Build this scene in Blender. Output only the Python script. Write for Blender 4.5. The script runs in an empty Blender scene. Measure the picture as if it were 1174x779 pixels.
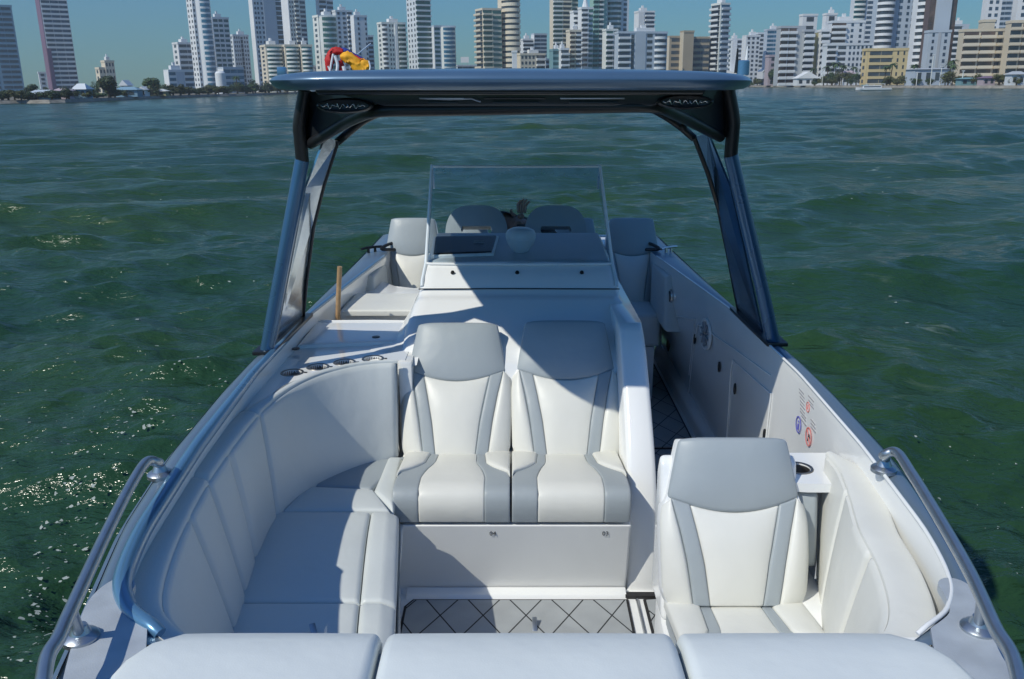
import bpy, bmesh, math, random
import numpy as np
from mathutils import Vector, Matrix
from mathutils.geometry import tessellate_polygon
random.seed(7); RNG = np.random.default_rng(11)
scene = bpy.context.scene
COL = scene.collection
rad = math.radians
# ---------------------------------------------------------------- camera
F = 1000.0; TH = math.atan(291.5/1000); ROLL = rad(0.75); CAMZ = 3.0
ct, st = math.cos(TH), math.sin(TH)
fwd = Vector((0, ct, -st)); upv = Vector((0, st, ct)); rgt = Vector((1, 0, 0))
ROT = Matrix.Rotation(ROLL, 3, fwd)                      # camera heels with the boat
camd = bpy.data.cameras.new('camera'); cam = bpy.data.objects.new('camera', camd); COL.objects.link(cam)
r2, u2, f2 = ROT @ rgt, ROT @ upv, fwd
M = Matrix((( r2.x, u2.x, -f2.x, 0), (r2.y, u2.y, -f2.y, 0), (r2.z, u2.z, -f2.z, CAMZ), (0, 0, 0, 1)))
# the picture's horizon drops to the left: the camera is rolled, the sea is level
ROTI = Matrix.Rotation(-ROLL, 3, fwd)
def setcam(R):
    a, b = R @ rgt, R @ upv
    cam.matrix_world = Matrix(((a.x, b.x, -f2.x, 0), (a.y, b.y, -f2.y, 0), (a.z, b.z, -f2.z, CAMZ), (0, 0, 0, 1)))
setcam(ROT)
camd.sensor_width = 36; camd.lens = 36*F/1174.0; camd.clip_start = 0.05; camd.clip_end = 30000
scene.camera = cam
BOATM = Matrix.Translation((0, 0, CAMZ)) @ ROT.to_4x4()
def ray(u, v):
    a = (u-587)/F; b = -(v-389.5)/F
    return Vector((a, ct+b*st, -st+b*ct))
def P(u, v, z=None, y=None, x=None):                      # point in the boat's frame
    d = ray(u, v)
    k = z/d.z if z is not None else (y/d.y if y is not None else x/d.x)
    return d*k
def W(u, v, z=None, y=None):                              # point in the world
    d = ROT @ ray(u, v)
    k = (z-CAMZ)/d.z if z is not None else y/d.y
    return Vector((0, 0, CAMZ)) + d*k
# ---------------------------------------------------------------- materials
def mat(name, col, rough=.5, metal=0, noise=None, bump=None, coat=0, spec=.5, coatr=.05):
    m = bpy.data.materials.new(name); m.use_nodes = True
    nt = m.node_tree; b = nt.nodes['Principled BSDF']
    b.inputs['Base Color'].default_value = (*col, 1); b.inputs['Roughness'].default_value = rough
    b.inputs['Metallic'].default_value = metal; b.inputs['Specular IOR Level'].default_value = spec
    b.inputs['Coat Weight'].default_value = coat; b.inputs['Coat Roughness'].default_value = coatr
    tc = nt.nodes.new('ShaderNodeTexCoord')
    if noise:
        sc, amt = noise
        n = nt.nodes.new('ShaderNodeTexNoise'); n.inputs['Scale'].default_value = sc; n.inputs['Detail'].default_value = 5
        nt.links.new(tc.outputs['Object'], n.inputs['Vector'])
        mr = nt.nodes.new('ShaderNodeMapRange'); mr.inputs[1].default_value = .3; mr.inputs[2].default_value = .7
        mr.inputs[3].default_value = 1-amt; mr.inputs[4].default_value = 1+amt
        nt.links.new(n.outputs['Fac'], mr.inputs[0])
        mx = nt.nodes.new('ShaderNodeVectorMath'); mx.operation = 'SCALE'; mx.inputs[0].default_value = col
        nt.links.new(mr.outputs[0], mx.inputs['Scale']); nt.links.new(mx.outputs[0], b.inputs['Base Color'])
        m2 = nt.nodes.new('ShaderNodeMapRange'); m2.inputs[3].default_value = rough*.85; m2.inputs[4].default_value = min(1, rough*1.2)
        nt.links.new(n.outputs['Fac'], m2.inputs[0]); nt.links.new(m2.outputs[0], b.inputs['Roughness'])
    if bump:
        sc, s, dist = bump
        n = nt.nodes.new('ShaderNodeTexNoise'); n.inputs['Scale'].default_value = sc; n.inputs['Detail'].default_value = 4
        nt.links.new(tc.outputs['Object'], n.inputs['Vector'])
        bp = nt.nodes.new('ShaderNodeBump'); bp.inputs['Strength'].default_value = s; bp.inputs['Distance'].default_value = dist
        nt.links.new(n.outputs['Fac'], bp.inputs['Height']); nt.links.new(bp.outputs[0], b.inputs['Normal'])
    return m
def vinyl(name, col):
    m = mat(name, col, .42, noise=(3, .035), spec=.4)
    nt = m.node_tree; b = nt.nodes['Principled BSDF']; tc = nt.nodes.new('ShaderNodeTexCoord')
    v = nt.nodes.new('ShaderNodeTexVoronoi'); v.inputs['Scale'].default_value = 260
    n = nt.nodes.new('ShaderNodeTexNoise'); n.inputs['Scale'].default_value = 7; n.inputs['Detail'].default_value = 3
    nt.links.new(tc.outputs['Object'], v.inputs['Vector']); nt.links.new(tc.outputs['Object'], n.inputs['Vector'])
    b1 = nt.nodes.new('ShaderNodeBump'); b1.inputs['Strength'].default_value = .12; b1.inputs['Distance'].default_value = .001
    b2 = nt.nodes.new('ShaderNodeBump'); b2.inputs['Strength'].default_value = .30; b2.inputs['Distance'].default_value = .016
    nt.links.new(v.outputs['Distance'], b1.inputs['Height']); nt.links.new(n.outputs['Fac'], b2.inputs['Height'])
    nt.links.new(b1.outputs[0], b2.inputs['Normal']); nt.links.new(b2.outputs[0], b.inputs['Normal'])
    return m
MT = {
 'gel': mat('white_gelcoat', (.82, .83, .82), .17, noise=(1.5, .03), coat=.4, bump=(3, .15, .01)),
 'gelr': mat('white_moulded_gelcoat', (.80, .81, .80), .4, noise=(4, .03)),
 'cream': vinyl('cream_vinyl', (.70, .70, .65)),
 'grey': vinyl('grey_vinyl', (.34, .38, .40)),
 'lgrey': vinyl('light_grey_vinyl', (.61, .645, .635)),
 'cushion': vinyl('bow_cushion_vinyl', (.66, .70, .69)),
 'dgrey': vinyl('dark_grey_vinyl', (.16, .18, .20)),
 'metal': mat('blue_grey_metallic_paint', (.055, .14, .26), .27, .55, noise=(5, .05), coat=.5, coatr=.12),
 'deckpaint': mat('gunwale_metallic_paint', (.19, .26, .33), .38, .5, noise=(2.5, .07), coat=.2, bump=(400, .05, .0005)),
 'blueparts': mat('blue_fittings_and_lip_shade', (.11, .25, .40), .28, .4, noise=(6, .06), coat=.6, coatr=.08),
 'navy': mat('blue_hardtop_paint', (.08, .15, .24), .36, .35, noise=(3, .06), coat=.5, coatr=.15),
 'black': mat('black_plastic', (.012, .013, .015), .35, noise=(8, .2)),
 'rubber': mat('black_rubber', (.02, .02, .022), .7, noise=(20, .2)),
 'carbon': mat('dark_liner', (.02, .024, .03), .3, noise=(4, .3), coat=.3),
 'steel': mat('brushed_stainless_steel', (.62, .63, .64), .24, 1, noise=(20, .05)),
 'satin': mat('satin_rail_steel', (.42, .46, .50), .33, .9, noise=(20, .06)),
 'mirror': mat('polished_panel', (.36, .40, .44), .16, .85, noise=(5, .08), bump=(5, .25, .01)),
 'nonskid': mat('nonskid_panel', (.42, .46, .50), .6, .2, noise=(14, .10), bump=(300, .4, .001)),
 'wood': mat('varnished_wood', (.42, .26, .13), .5, noise=(30, .2)),
 'blackprint': mat('black_print', (.03, .03, .035), .5),
 'cupsteel': mat('dark_brushed_steel', (.24, .22, .20), .34, .9, noise=(20, .1)),
 'dash': mat('dash_plastic', (.42, .45, .47), .4, noise=(6, .04)),
 'redprint': mat('red_print', (.65, .20, .18), .5),
 'blueprint': mat('blue_print', (.12, .12, .48), .5),
 'greyprint': mat('grey_print', (.35, .35, .37), .5),
 'screen': mat('black_glass_screen', (.010, .011, .012), .35, spec=.25),
 'dome': mat('antenna_plastic', (.70, .76, .80), .35, noise=(6, .02)),
 'yellow': mat('yellow_cloth', (.75, .36, .015), .7, noise=(30, .15)),
 'red': mat('red_cloth', (.5, .02, .02), .7, noise=(30, .15)),
 'blue': mat('blue_cloth', (.02, .04, .25), .7, noise=(30, .15)),
 'whitecloth': mat('white_cord', (.75, .75, .75), .7, noise=(30, .1)),
 'skin': mat('skin', (.42, .25, .18), .5, noise=(15, .1)),
 'hair': mat('dark_hair', (.015, .012, .01), .5, bump=(90, .8, .004)),
 'shirt': mat('black_shirt_cloth', (.02, .022, .028), .8, noise=(12, .25)),
}
def mat_floor():
    m = mat('diamond_foam_decking', (.33, .35, .36), .75, noise=(9, .08), bump=(500, .3, .0006))
    nt = m.node_tree; b = nt.nodes['Principled BSDF']; src = b.inputs['Base Color'].links[0].from_socket
    tc = nt.nodes.new('ShaderNodeTexCoord'); sx = nt.nodes.new('ShaderNodeSeparateXYZ'); nt.links.new(tc.outputs['Object'], sx.inputs[0])
    def mth(op, a, c=None):
        n = nt.nodes.new('ShaderNodeMath'); n.operation = op
        for i, q in enumerate((a, c)):
            if q is None: continue
            if isinstance(q, (int, float)): n.inputs[i].default_value = q
            else: nt.links.new(q, n.inputs[i])
        return n.outputs[0]
    xs = mth('DIVIDE', sx.outputs[0], .168); ys = mth('DIVIDE', sx.outputs[1], .285)
    best = None
    for op in ('ADD', 'SUBTRACT'):
        q = mth('FRACT', mth(op, xs, ys)); d = mth('ABSOLUTE', mth('SUBTRACT', q, .5))
        best = d if best is None else mth('MINIMUM', best, d)
    line = mth('LESS_THAN', best, .019)
    mx = nt.nodes.new('ShaderNodeMix'); mx.data_type = 'RGBA'
    nt.links.new(line, mx.inputs[0]); nt.links.new(src, mx.inputs[6]); mx.inputs[7].default_value = (.012, .012, .014, 1)
    nt.links.new(mx.outputs[2], b.inputs['Base Color'])
    return m
MT['floor'] = mat_floor()
def mat_glass():
    m = bpy.data.materials.new('acrylic_windshield'); m.use_nodes = True; nt = m.node_tree; nt.nodes.clear()
    o = nt.nodes.new('ShaderNodeOutputMaterial'); t = nt.nodes.new('ShaderNodeBsdfTransparent'); t.inputs[0].default_value = (.86, .92, .95, 1)
    g = nt.nodes.new('ShaderNodeBsdfGlossy'); g.inputs['Roughness'].default_value = .03
    fr = nt.nodes.new('ShaderNodeFresnel'); fr.inputs['IOR'].default_value = 1.45
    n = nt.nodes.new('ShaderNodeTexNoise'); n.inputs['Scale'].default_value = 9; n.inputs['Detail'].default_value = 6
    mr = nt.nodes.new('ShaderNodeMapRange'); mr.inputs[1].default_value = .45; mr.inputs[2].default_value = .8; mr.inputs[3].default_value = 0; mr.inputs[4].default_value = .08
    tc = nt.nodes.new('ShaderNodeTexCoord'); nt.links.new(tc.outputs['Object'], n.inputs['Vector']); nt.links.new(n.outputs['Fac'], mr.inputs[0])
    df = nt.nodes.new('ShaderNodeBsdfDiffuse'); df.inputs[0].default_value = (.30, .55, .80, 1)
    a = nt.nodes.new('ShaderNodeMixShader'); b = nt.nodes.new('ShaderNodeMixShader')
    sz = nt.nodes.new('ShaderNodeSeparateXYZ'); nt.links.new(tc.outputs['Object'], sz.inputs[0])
    mz = nt.nodes.new('ShaderNodeMapRange'); mz.inputs[1].default_value = 2.47; mz.inputs[2].default_value = 2.59; mz.inputs[4].default_value = .9; nt.links.new(sz.outputs[2], mz.inputs[0])  # bluish veil near the top edge paints a reflection into the pane
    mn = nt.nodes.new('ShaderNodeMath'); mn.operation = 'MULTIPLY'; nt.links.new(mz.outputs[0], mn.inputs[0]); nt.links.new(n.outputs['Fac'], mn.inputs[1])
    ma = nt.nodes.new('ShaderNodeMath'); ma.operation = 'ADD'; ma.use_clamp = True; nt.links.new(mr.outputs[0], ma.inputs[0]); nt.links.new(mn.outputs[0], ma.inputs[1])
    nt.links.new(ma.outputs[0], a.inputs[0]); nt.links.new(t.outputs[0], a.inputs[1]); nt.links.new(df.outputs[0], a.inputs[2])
    hf = nt.nodes.new('ShaderNodeMath'); hf.operation = 'MULTIPLY'; hf.inputs[1].default_value = .8; nt.links.new(fr.outputs[0], hf.inputs[0]); nt.links.new(hf.outputs[0], b.inputs[0]); nt.links.new(a.outputs[0], b.inputs[1]); nt.links.new(g.outputs[0], b.inputs[2])
    nt.links.new(b.outputs[0], o.inputs[0]); return m
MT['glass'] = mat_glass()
# ---------------------------------------------------------------- things
def props(o, label=None, cat=None, group=None, kind=None):
    if label: o['label'] = label
    if cat: o['category'] = cat
    if group: o['group'] = group
    if kind: o['kind'] = kind
    return o
class Thing:
    def __init__(s, name, base, label, cat, group=None, world=False, rotz=0):
        o = bpy.data.objects.new(name, None); COL.objects.link(o); o.empty_display_size = .2
        s.o = o; s.base = Vector(base)
        T = Matrix.Translation(s.base)
        s.M = (T @ Matrix.Rotation(rotz, 4, 'Z')) if world else (BOATM @ T)
        s.off = Vector((0, 0, 0)) if world else s.base
        o.matrix_world = s.M; props(o, label, cat, group)
def mk(name, V, Fc, m, parent=None, smooth=True, ang=40, bevel=0, seg=2, loc=None):
    """one mesh object; V in the frame of the thing it belongs to"""
    off = parent.off if isinstance(parent, Thing) else getattr(mk, 'off', Vector((0, 0, 0)))
    me = bpy.data.meshes.new(name)
    me.from_pydata([tuple(Vector(v)-off) for v in V], [], [tuple(f) for f in Fc])
    mats = m if isinstance(m, (list, tuple)) else [m]
    for q in mats: me.materials.append(MT[q] if isinstance(q, str) else q)
    me.validate()
    bm = bmesh.new(); bm.from_mesh(me); bmesh.ops.recalc_face_normals(bm, faces=bm.faces) if parent is not NOREC else None
    if bevel:
        es = [e for e in bm.edges if len(e.link_faces) == 2 and e.calc_face_angle(0) > rad(30)]
        bmesh.ops.bevel(bm, geom=es, offset=bevel, segments=seg, profile=.6, affect='EDGES', clamp_overlap=True)
    bm.to_mesh(me); bm.free()
    if smooth:
        me.shade_smooth(); me.set_sharp_from_angle(angle=rad(ang))
    o = bpy.data.objects.new(name, me); COL.objects.link(o)
    if isinstance(parent, Thing): o.parent = parent.o; o['_t'] = 1
    elif parent is not None and parent is not NOREC: o.parent = parent
    if '_t' in o: del o['_t']
    return o
NOREC = object()
def sub(name, V, Fc, m, thing, par, **k):                 # a sub-part under an existing part
    o = mk(name, V, Fc, m, thing, **k); o.parent = par; return o
def boxg(x0, x1, y0, y1, z0, z1):
    V = [(x, y, z) for z in (z0, z1) for y in (y0, y1) for x in (x0, x1)]
    return V, [(0, 2, 3, 1), (4, 5, 7, 6), (0, 1, 5, 4), (2, 6, 7, 3), (0, 4, 6, 2), (1, 3, 7, 5)]
def join(*gs):
    V = []; Fc = []
    for v, f in gs:
        n = len(V); V += list(v); Fc += [tuple(i+n for i in q) for q in f]
    return V, Fc
def grid(rows, closeu=False, closev=False, caps=False):
    nr = len(rows); nc = len(rows[0]); V = [tuple(p) for r in rows for p in r]; Fc = []
    for i in range(nr if closev else nr-1):
        for j in range(nc if closeu else nc-1):
            a = i*nc+j; b = i*nc+(j+1) % nc; c = ((i+1) % nr)*nc+(j+1) % nc; d = ((i+1) % nr)*nc+j
            Fc.append((a, b, c, d))
    if caps:
        Fc.append(tuple(range(nc))[::-1]); Fc.append(tuple((nr-1)*nc+j for j in range(nc)))
    return V, Fc
def catmull(pts, n=8):
    pts = [Vector(p) for p in pts]; out = []
    for i in range(len(pts)-1):
        p0 = pts[max(i-1, 0)]; p1 = pts[i]; p2 = pts[i+1]; p3 = pts[min(i+2, len(pts)-1)]
        for k in range(n):
            t = k/n
            out.append(.5*((2*p1)+(p2-p0)*t+(2*p0-5*p1+4*p2-p3)*t*t+(3*p1-p0-3*p2+p3)*t**3))
    out.append(pts[-1]); return out
def tube(path, r, n=12, rr=None):
    path = [Vector(p) for p in path]; rows = []
    t0 = (path[1]-path[0]).normalized(); ref = Vector((0, 0, 1)) if abs(t0.z) < .9 else Vector((1, 0, 0))
    a = t0.cross(ref).normalized()
    for i, p in enumerate(path):
        t = (path[min(i+1, len(path)-1)]-path[max(i-1, 0)]).normalized()
        a = (a-t*a.dot(t)).normalized(); b = t.cross(a)
        q = rr[i] if rr else r
        rows.append([p+(a*math.cos(k*2*math.pi/n)+b*math.sin(k*2*math.pi/n))*q for k in range(n)])
    return grid(rows, closeu=True, caps=True)
def lathe(prof, c=(0, 0, 0), n=24, axis=None):
    rows = []
    for r, z in prof:
        rows.append([Vector((r*math.cos(k*2*math.pi/n), r*math.sin(k*2*math.pi/n), z)) for k in range(n)])
    q = Vector((0, 0, 1)).rotation_difference(Vector(axis)) if axis is not None else None
    rows = [[(q @ p if q else p)+Vector(c) for p in r] for r in rows]
    return grid(rows, closeu=True, caps=True)
def plate(outer, holes=(), ax='z', lo=0, hi=.01):
    """extruded polygon (2D) with holes; ax is the extrusion axis"""
    loops = [list(outer)]+[list(h) for h in holes]
    tri = tessellate_polygon([[Vector((a, b, 0)) for a, b in L] for L in loops])
    flat = [p for L in loops for p in L]; n = len(flat)
    def mp(a, b, c): return {'z': (a, b, c), 'x': (c, a, b), 'y': (a, c, b)}[ax]
    V = [mp(a, b, lo) for a, b in flat]+[mp(a, b, hi) for a, b in flat]
    Fc = [tuple(t) for t in tri]+[tuple(i+n for i in t[::-1]) for t in tri]
    k = 0
    for L in loops:
        for i in range(len(L)):
            j = (i+1) % len(L); Fc.append((k+i, k+j, n+k+j, n+k+i))
        k += len(L)
    return V, Fc
def circ(cx, cy, r, n=20, ry=None):
    return [(cx+r*math.cos(2*math.pi*i/n), cy+(ry or r)*math.sin(2*math.pi*i/n)) for i in range(n)]
def lerpt(tab, y):
    if y <= tab[0][0]: return tab[0][1]
    for (a, p), (b, q) in zip(tab, tab[1:]):
        if y <= b: return p+(q-p)*(y-a)/(b-a)
    return tab[-1][1]
def dense(n, L, r=.02):
    """0..1 samples, crowded near both ends so edges can be rounded"""
    e = min(.3, r/max(L, 1e-3)); k = [0, .08, .2, .4, .7, 1.0]
    a = [e*q for q in k]; mid = [e+(1-2*e)*i/n for i in range(1, n)]
    return a+mid+[1-q for q in a[::-1]]
def pad(S, lu, lv, th=.08, r=.022, puff=.012, nu=12, nv=12, up=None, bottom=True):
    """upholstered pad: S(u,v)->point on the top surface; rounded rim, puffed middle, side skirt"""
    us = dense(nu, lu, r); vs = dense(nv, lv, r); e = 1e-3; rows = []; nr_ = []
    for v in vs:
        row = []; nn = []
        for u in us:
            p = Vector(S(u, v)); a, b = min(u+e, 1), max(u-e, 0); c, d = min(v+e, 1), max(v-e, 0)
            N = (Vector(S(a, v))-Vector(S(b, v))).cross(Vector(S(u, c))-Vector(S(u, d))).normalized()
            if up is not None and N.dot(Vector(up)) < 0: N.negate()
            du = min(u, 1-u)*lu; dv = min(v, 1-v)*lv
            h = 0
            for q in (du, dv):
                if q < r: h -= r-math.sqrt(max(0, r*r-(r-q)**2))
            h = max(h, -r)
            h += puff*(1-abs(2*u-1)**3)*(1-abs(2*v-1)**3)
            row.append(p+N*h); nn.append(N)
        rows.append(row); nr_.append(nn)
    V, Fc = grid(rows); nc = len(us); R = len(vs)
    ring = [(0, j) for j in range(nc)]+[(i, nc-1) for i in range(1, R)]+[(R-1, j) for j in range(nc-2, -1, -1)]+[(i, 0) for i in range(R-2, 0, -1)]
    base = len(V)
    for i, j in ring: V.append(tuple(rows[i][j]-nr_[i][j]*(th-r)))
    m = len(ring)
    for k in range(m):
        a = ring[k][0]*nc+ring[k][1]; b = ring[(k+1) % m][0]*nc+ring[(k+1) % m][1]
        Fc.append((a, b, base+(k+1) % m, base+k))
    if bottom: Fc.append(tuple(base+k for k in range(m)))
    return V, Fc
def bil(a, b, c, d):                                       # bilinear patch, a..b at v=0, d..c at v=1
    a, b, c, d = map(Vector, (a, b, c, d))
    return lambda u, v: (a*(1-u)+b*u)*(1-v)+(d*(1-u)+c*u)*v
def text(name, body, size, Mx, m, thing, par):
    cu = bpy.data.curves.new(name, 'FONT'); cu.body = body; cu.size = size; cu.extrude = .0004; cu.align_x = 'CENTER'; cu.align_y = 'CENTER'
    t = bpy.data.objects.new(name, cu); COL.objects.link(t)
    bpy.context.view_layer.update()
    me = bpy.data.meshes.new_from_object(t.evaluated_get(bpy.context.evaluated_depsgraph_get()))
    bpy.data.objects.remove(t); me.name = name
    me.transform(Matrix.Translation(-thing.off) @ Mx); me.materials.clear(); me.materials.append(MT[m])
    o = bpy.data.objects.new(name, me); COL.objects.link(o); o.parent = par; return o

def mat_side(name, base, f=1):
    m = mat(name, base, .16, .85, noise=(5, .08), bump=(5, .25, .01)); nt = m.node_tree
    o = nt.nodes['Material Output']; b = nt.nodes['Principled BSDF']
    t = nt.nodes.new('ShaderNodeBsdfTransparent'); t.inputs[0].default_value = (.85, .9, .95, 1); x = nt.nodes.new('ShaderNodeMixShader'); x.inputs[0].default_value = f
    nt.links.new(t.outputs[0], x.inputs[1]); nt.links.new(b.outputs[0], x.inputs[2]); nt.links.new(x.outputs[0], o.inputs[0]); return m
MT['sidepane'] = mat_side('silver_reflection_side_pane', (.62, .68, .72), .85)
MT['sidepane_blue'] = mat_side('blue_reflection_side_pane', (.07, .16, .28), .85)  # reflections coloured in: dark blue for the right pane, silver for the left
# ================================================================ the boat
XC = .055
boat = Thing('motor_boat', (XC, 3.4, -CAMZ), 'white open motor boat with grey upholstery and blue hardtop, seen from its own bow', 'boat')
B = lambda name, g, m, par=None, **k: (mk(name, g[0], g[1], m, boat, **k) if par is None else sub(name, g[0], g[1], m, boat, par, **k))
HWO = [(-.45, .02), (-.3, .2), (0, .42), (.4, .62), (.8, .77), (1.2, .875), (1.41, .92), (1.63, .965), (2.0, 1.045), (2.45, 1.095), (3.0, 1.115), (3.4, 1.115), (4.2, 1.075), (5.0, 1.055), (5.8, 1.04), (6.6, 1.03)]
HWI = [(1.5, .70), (1.53, .78), (1.58, .845), (1.62, .88), (1.69, .922), (1.8, .955), (1.97, .985), (2.2, 1.005), (2.5, 1.03), (3.2, 1.058), (3.6, 1.05), (4.1, 1.045), (4.7, .985), (5.6, .89), (6.6, .86)]
ysm = lambda a, b, n: [a+(b-a)*i/n for i in range(n+1)]
def sm(tab, y):                                            # smoothed table
    return sum(lerpt(tab, y+d)*w for d, w in ((-.06, .25), (0, .5), (.06, .25)))
GZ = -1.08
# hull shell
Y1 = 6.55
for_y = ysm(-.42, Y1, 60)
rows = []
for y in for_y:
    o = sm(HWO, y); z4 = -1.0
    kk = max(0, 1-y/2.2)
    sec = [(o, GZ), (o+.012, GZ-.03), (o+.004, GZ-.09), (o+.06-.1*kk, GZ-.35), (o+.07-.36*kk, GZ-.95), (max(o*.5, .01), GZ-2.1), (.0, -3.55)]
    rows.append([Vector((XC-a, y, z)) for a, z in sec[:-1]]+[Vector((XC, y, -3.5))]+[Vector((XC+a, y, z)) for a, z in reversed(sec[:-1])])
hull = B('hull', grid(rows), 'metal', ang=50)
B('transom', plate([(XC-1.0, -3.2), (XC+1.0, -3.2), (XC+1.03, GZ-.01), (XC-1.03, GZ-.01)], ax='y', lo=Y1-.02, hi=Y1+.04), 'metal', bevel=.01)
# rub rail
for s in (-1, 1):
    B('rub_rail', tube([(XC+s*(sm(HWO, y)+.012), y, GZ-.035) for y in ysm(-.3, Y1, 60)], .014, 8), 'satin', par=hull)
# gunwale decks
for s in (-1, 1):
    rows = []
    for y in ysm(1.5, Y1-.05, 90):
        i, o = sm(HWI, y), sm(HWO, y); 
        rows.append([(XC+s*(i+(o-i)*t), y, GZ+.012*math.sin(math.pi*min(1, t*1.0)) - (.02 if t == 1 else 0)) for t in (0, .04, .25, .5, .75, .93, 1)])
    gw = B('gunwale', grid(rows), 'deckpaint', ang=60)
    # raised trim round the inner edge of the gunwale
    n = [(XC+s*(sm(HWI, y)-.004), y, GZ+.012) for y in ysm(1.56, 5.6, 90)]
    n = [(XC+s*.775, 1.545, GZ+.002)]+n
    n = catmull(n[:8], 3)[:-1]+[Vector(q) for q in n[7:]]
    if s < 0: B('coaming_trim', tube(n, .023, 12, rr=[.011+.012*min(1, max(0, (4.2-q[1])/1.6))*min(1, .3+i*.05) for i, q in enumerate(n)]), 'blueparts', par=gw)  # left lip: shade on white gelcoat put in as blue colour
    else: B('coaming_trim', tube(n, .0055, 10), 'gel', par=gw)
# fore deck under the camera
out = [(XC-sm(HWO, y), y) for y in ysm(-.4, 1.5, 20)]+[(XC+sm(HWO, y), y) for y in ysm(1.5, -.4, 20)]
B('fore_deck', plate(out, ax='z', lo=GZ-.06, hi=GZ-.012), 'deckpaint')
for s in (-1, 1):
    pts = [(.80, 1.545), (.865, 1.60), (.885, 1.66), (.895, 1.715), (.925, 1.735), (.955, 1.715), (.965, 1.64), (.93, 1.5), (.86, 1.3), (.72, 1.0), (.6, 1.0)]
    pts = [(XC+s*(a-(.0)), b) for a, b in pts]
    pp = catmull([(a, b, 0) for a, b in pts], 5)
    B('nonskid_panel', plate([(p.x, p.y) for p in pp], ax='z', lo=GZ-.002, hi=GZ+.016), 'nonskid')
# inner liner walls
def fl_(y, i, t): return i+(max(min(1.075, i+.03), (1.075 if y > 3.4 else i+.03))-i)*t
for s in (-1, 1):
    rows = []
    for y in ysm(1.5, 6.35, 80):
        i = sm(HWI, y)
        rows.append([(XC+s*i, y, GZ+.003), (XC+s*(i-.004), y, GZ-.03), (XC+s*(i+.0), y, GZ-.2), (XC+s*fl_(y, i, .5), y, -1.6), (XC+s*fl_(y, i, 1), y, -1.88), (XC+s*(fl_(y, i, 1)-.035), y, -1.90), (XC+s*(fl_(y, i, 1)-.045), y, -1.93), (XC+s*(fl_(y, i, 1)-.047), y, -2.0)])
    lw = B('inner_wall', grid(rows), 'gel', ang=60)
    if s > 0: RW = lw
B('forward_bulkhead', plate([(XC-.8, -2.0), (XC+.8, -2.0), (XC+.8, GZ-.02), (XC-.8, GZ-.02)], ax='y', lo=1.45, hi=1.5), 'gelr')
def wallx(y, z): return XC+fl_(y, sm(HWI, y), min(1, max(0, (-1.28-z)/.6)))
# floor and deck mats
flr = B('floor', plate([(XC-1.05, 1.45), (XC+1.05, 1.45), (XC+1.05, 6.4), (XC-1.05, 6.4)], ax='z', lo=-2.05, hi=-2.0), 'gelr')
def matp(pts, par):
    B('deck_mat_border', plate(pts, ax='z', lo=-2.0, hi=-1.994), 'rubber', par=par)
    c = Vector((sum(p[0] for p in pts)/len(pts), sum(p[1] for p in pts)/len(pts)))
    q = []
    n = len(pts)
    for i in range(n):
        a, b, d = Vector(pts[i-1]), Vector(pts[i]), Vector(pts[(i+1) % n])
        e1 = (b-a).normalized(); e2 = (d-b).normalized(); n1 = Vector((-e1.y, e1.x)); n2 = Vector((-e2.y, e2.x))
        m = (n1+n2); m = m/max(.3, m.length_squared)*2*.011
        if (c-b).dot(m) < 0: m = -m
        q.append(tuple(b+m))
    return q
for pts in ([(-.40, 1.6), (.455, 1.6), (.47, 3.09), (-.40, 3.09), (-.43, 3.04), (-.43, 1.7)],
            [(.53, 1.6), (.80, 1.6), (.80, 3.2), (1.03, 3.4), (1.06, 3.9), (1.06, 4.6), (.62, 4.6), (.62, 3.1), (.53, 3.09)],
            [(.62, 4.615), (1.06, 4.615), (1.06, 6.2), (.62, 6.2)]):
    inner = matp(pts, flr)
    B('deck_mat', plate(inner, ax='z', lo=-1.999, hi=-1.990), 'floor', par=flr)
B('aisle_edge_strip', tube([(.495, 1.6, -1.995), (.505, 3.09, -1.995)], .006, 8), 'steel', par=flr)
B('step_trim', plate([(.60, -2.0), (.46, -2.0), (.46, -1.985), (.60, -1.985)], ax='y', lo=3.10, hi=3.13), 'rubber', par=flr)
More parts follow.
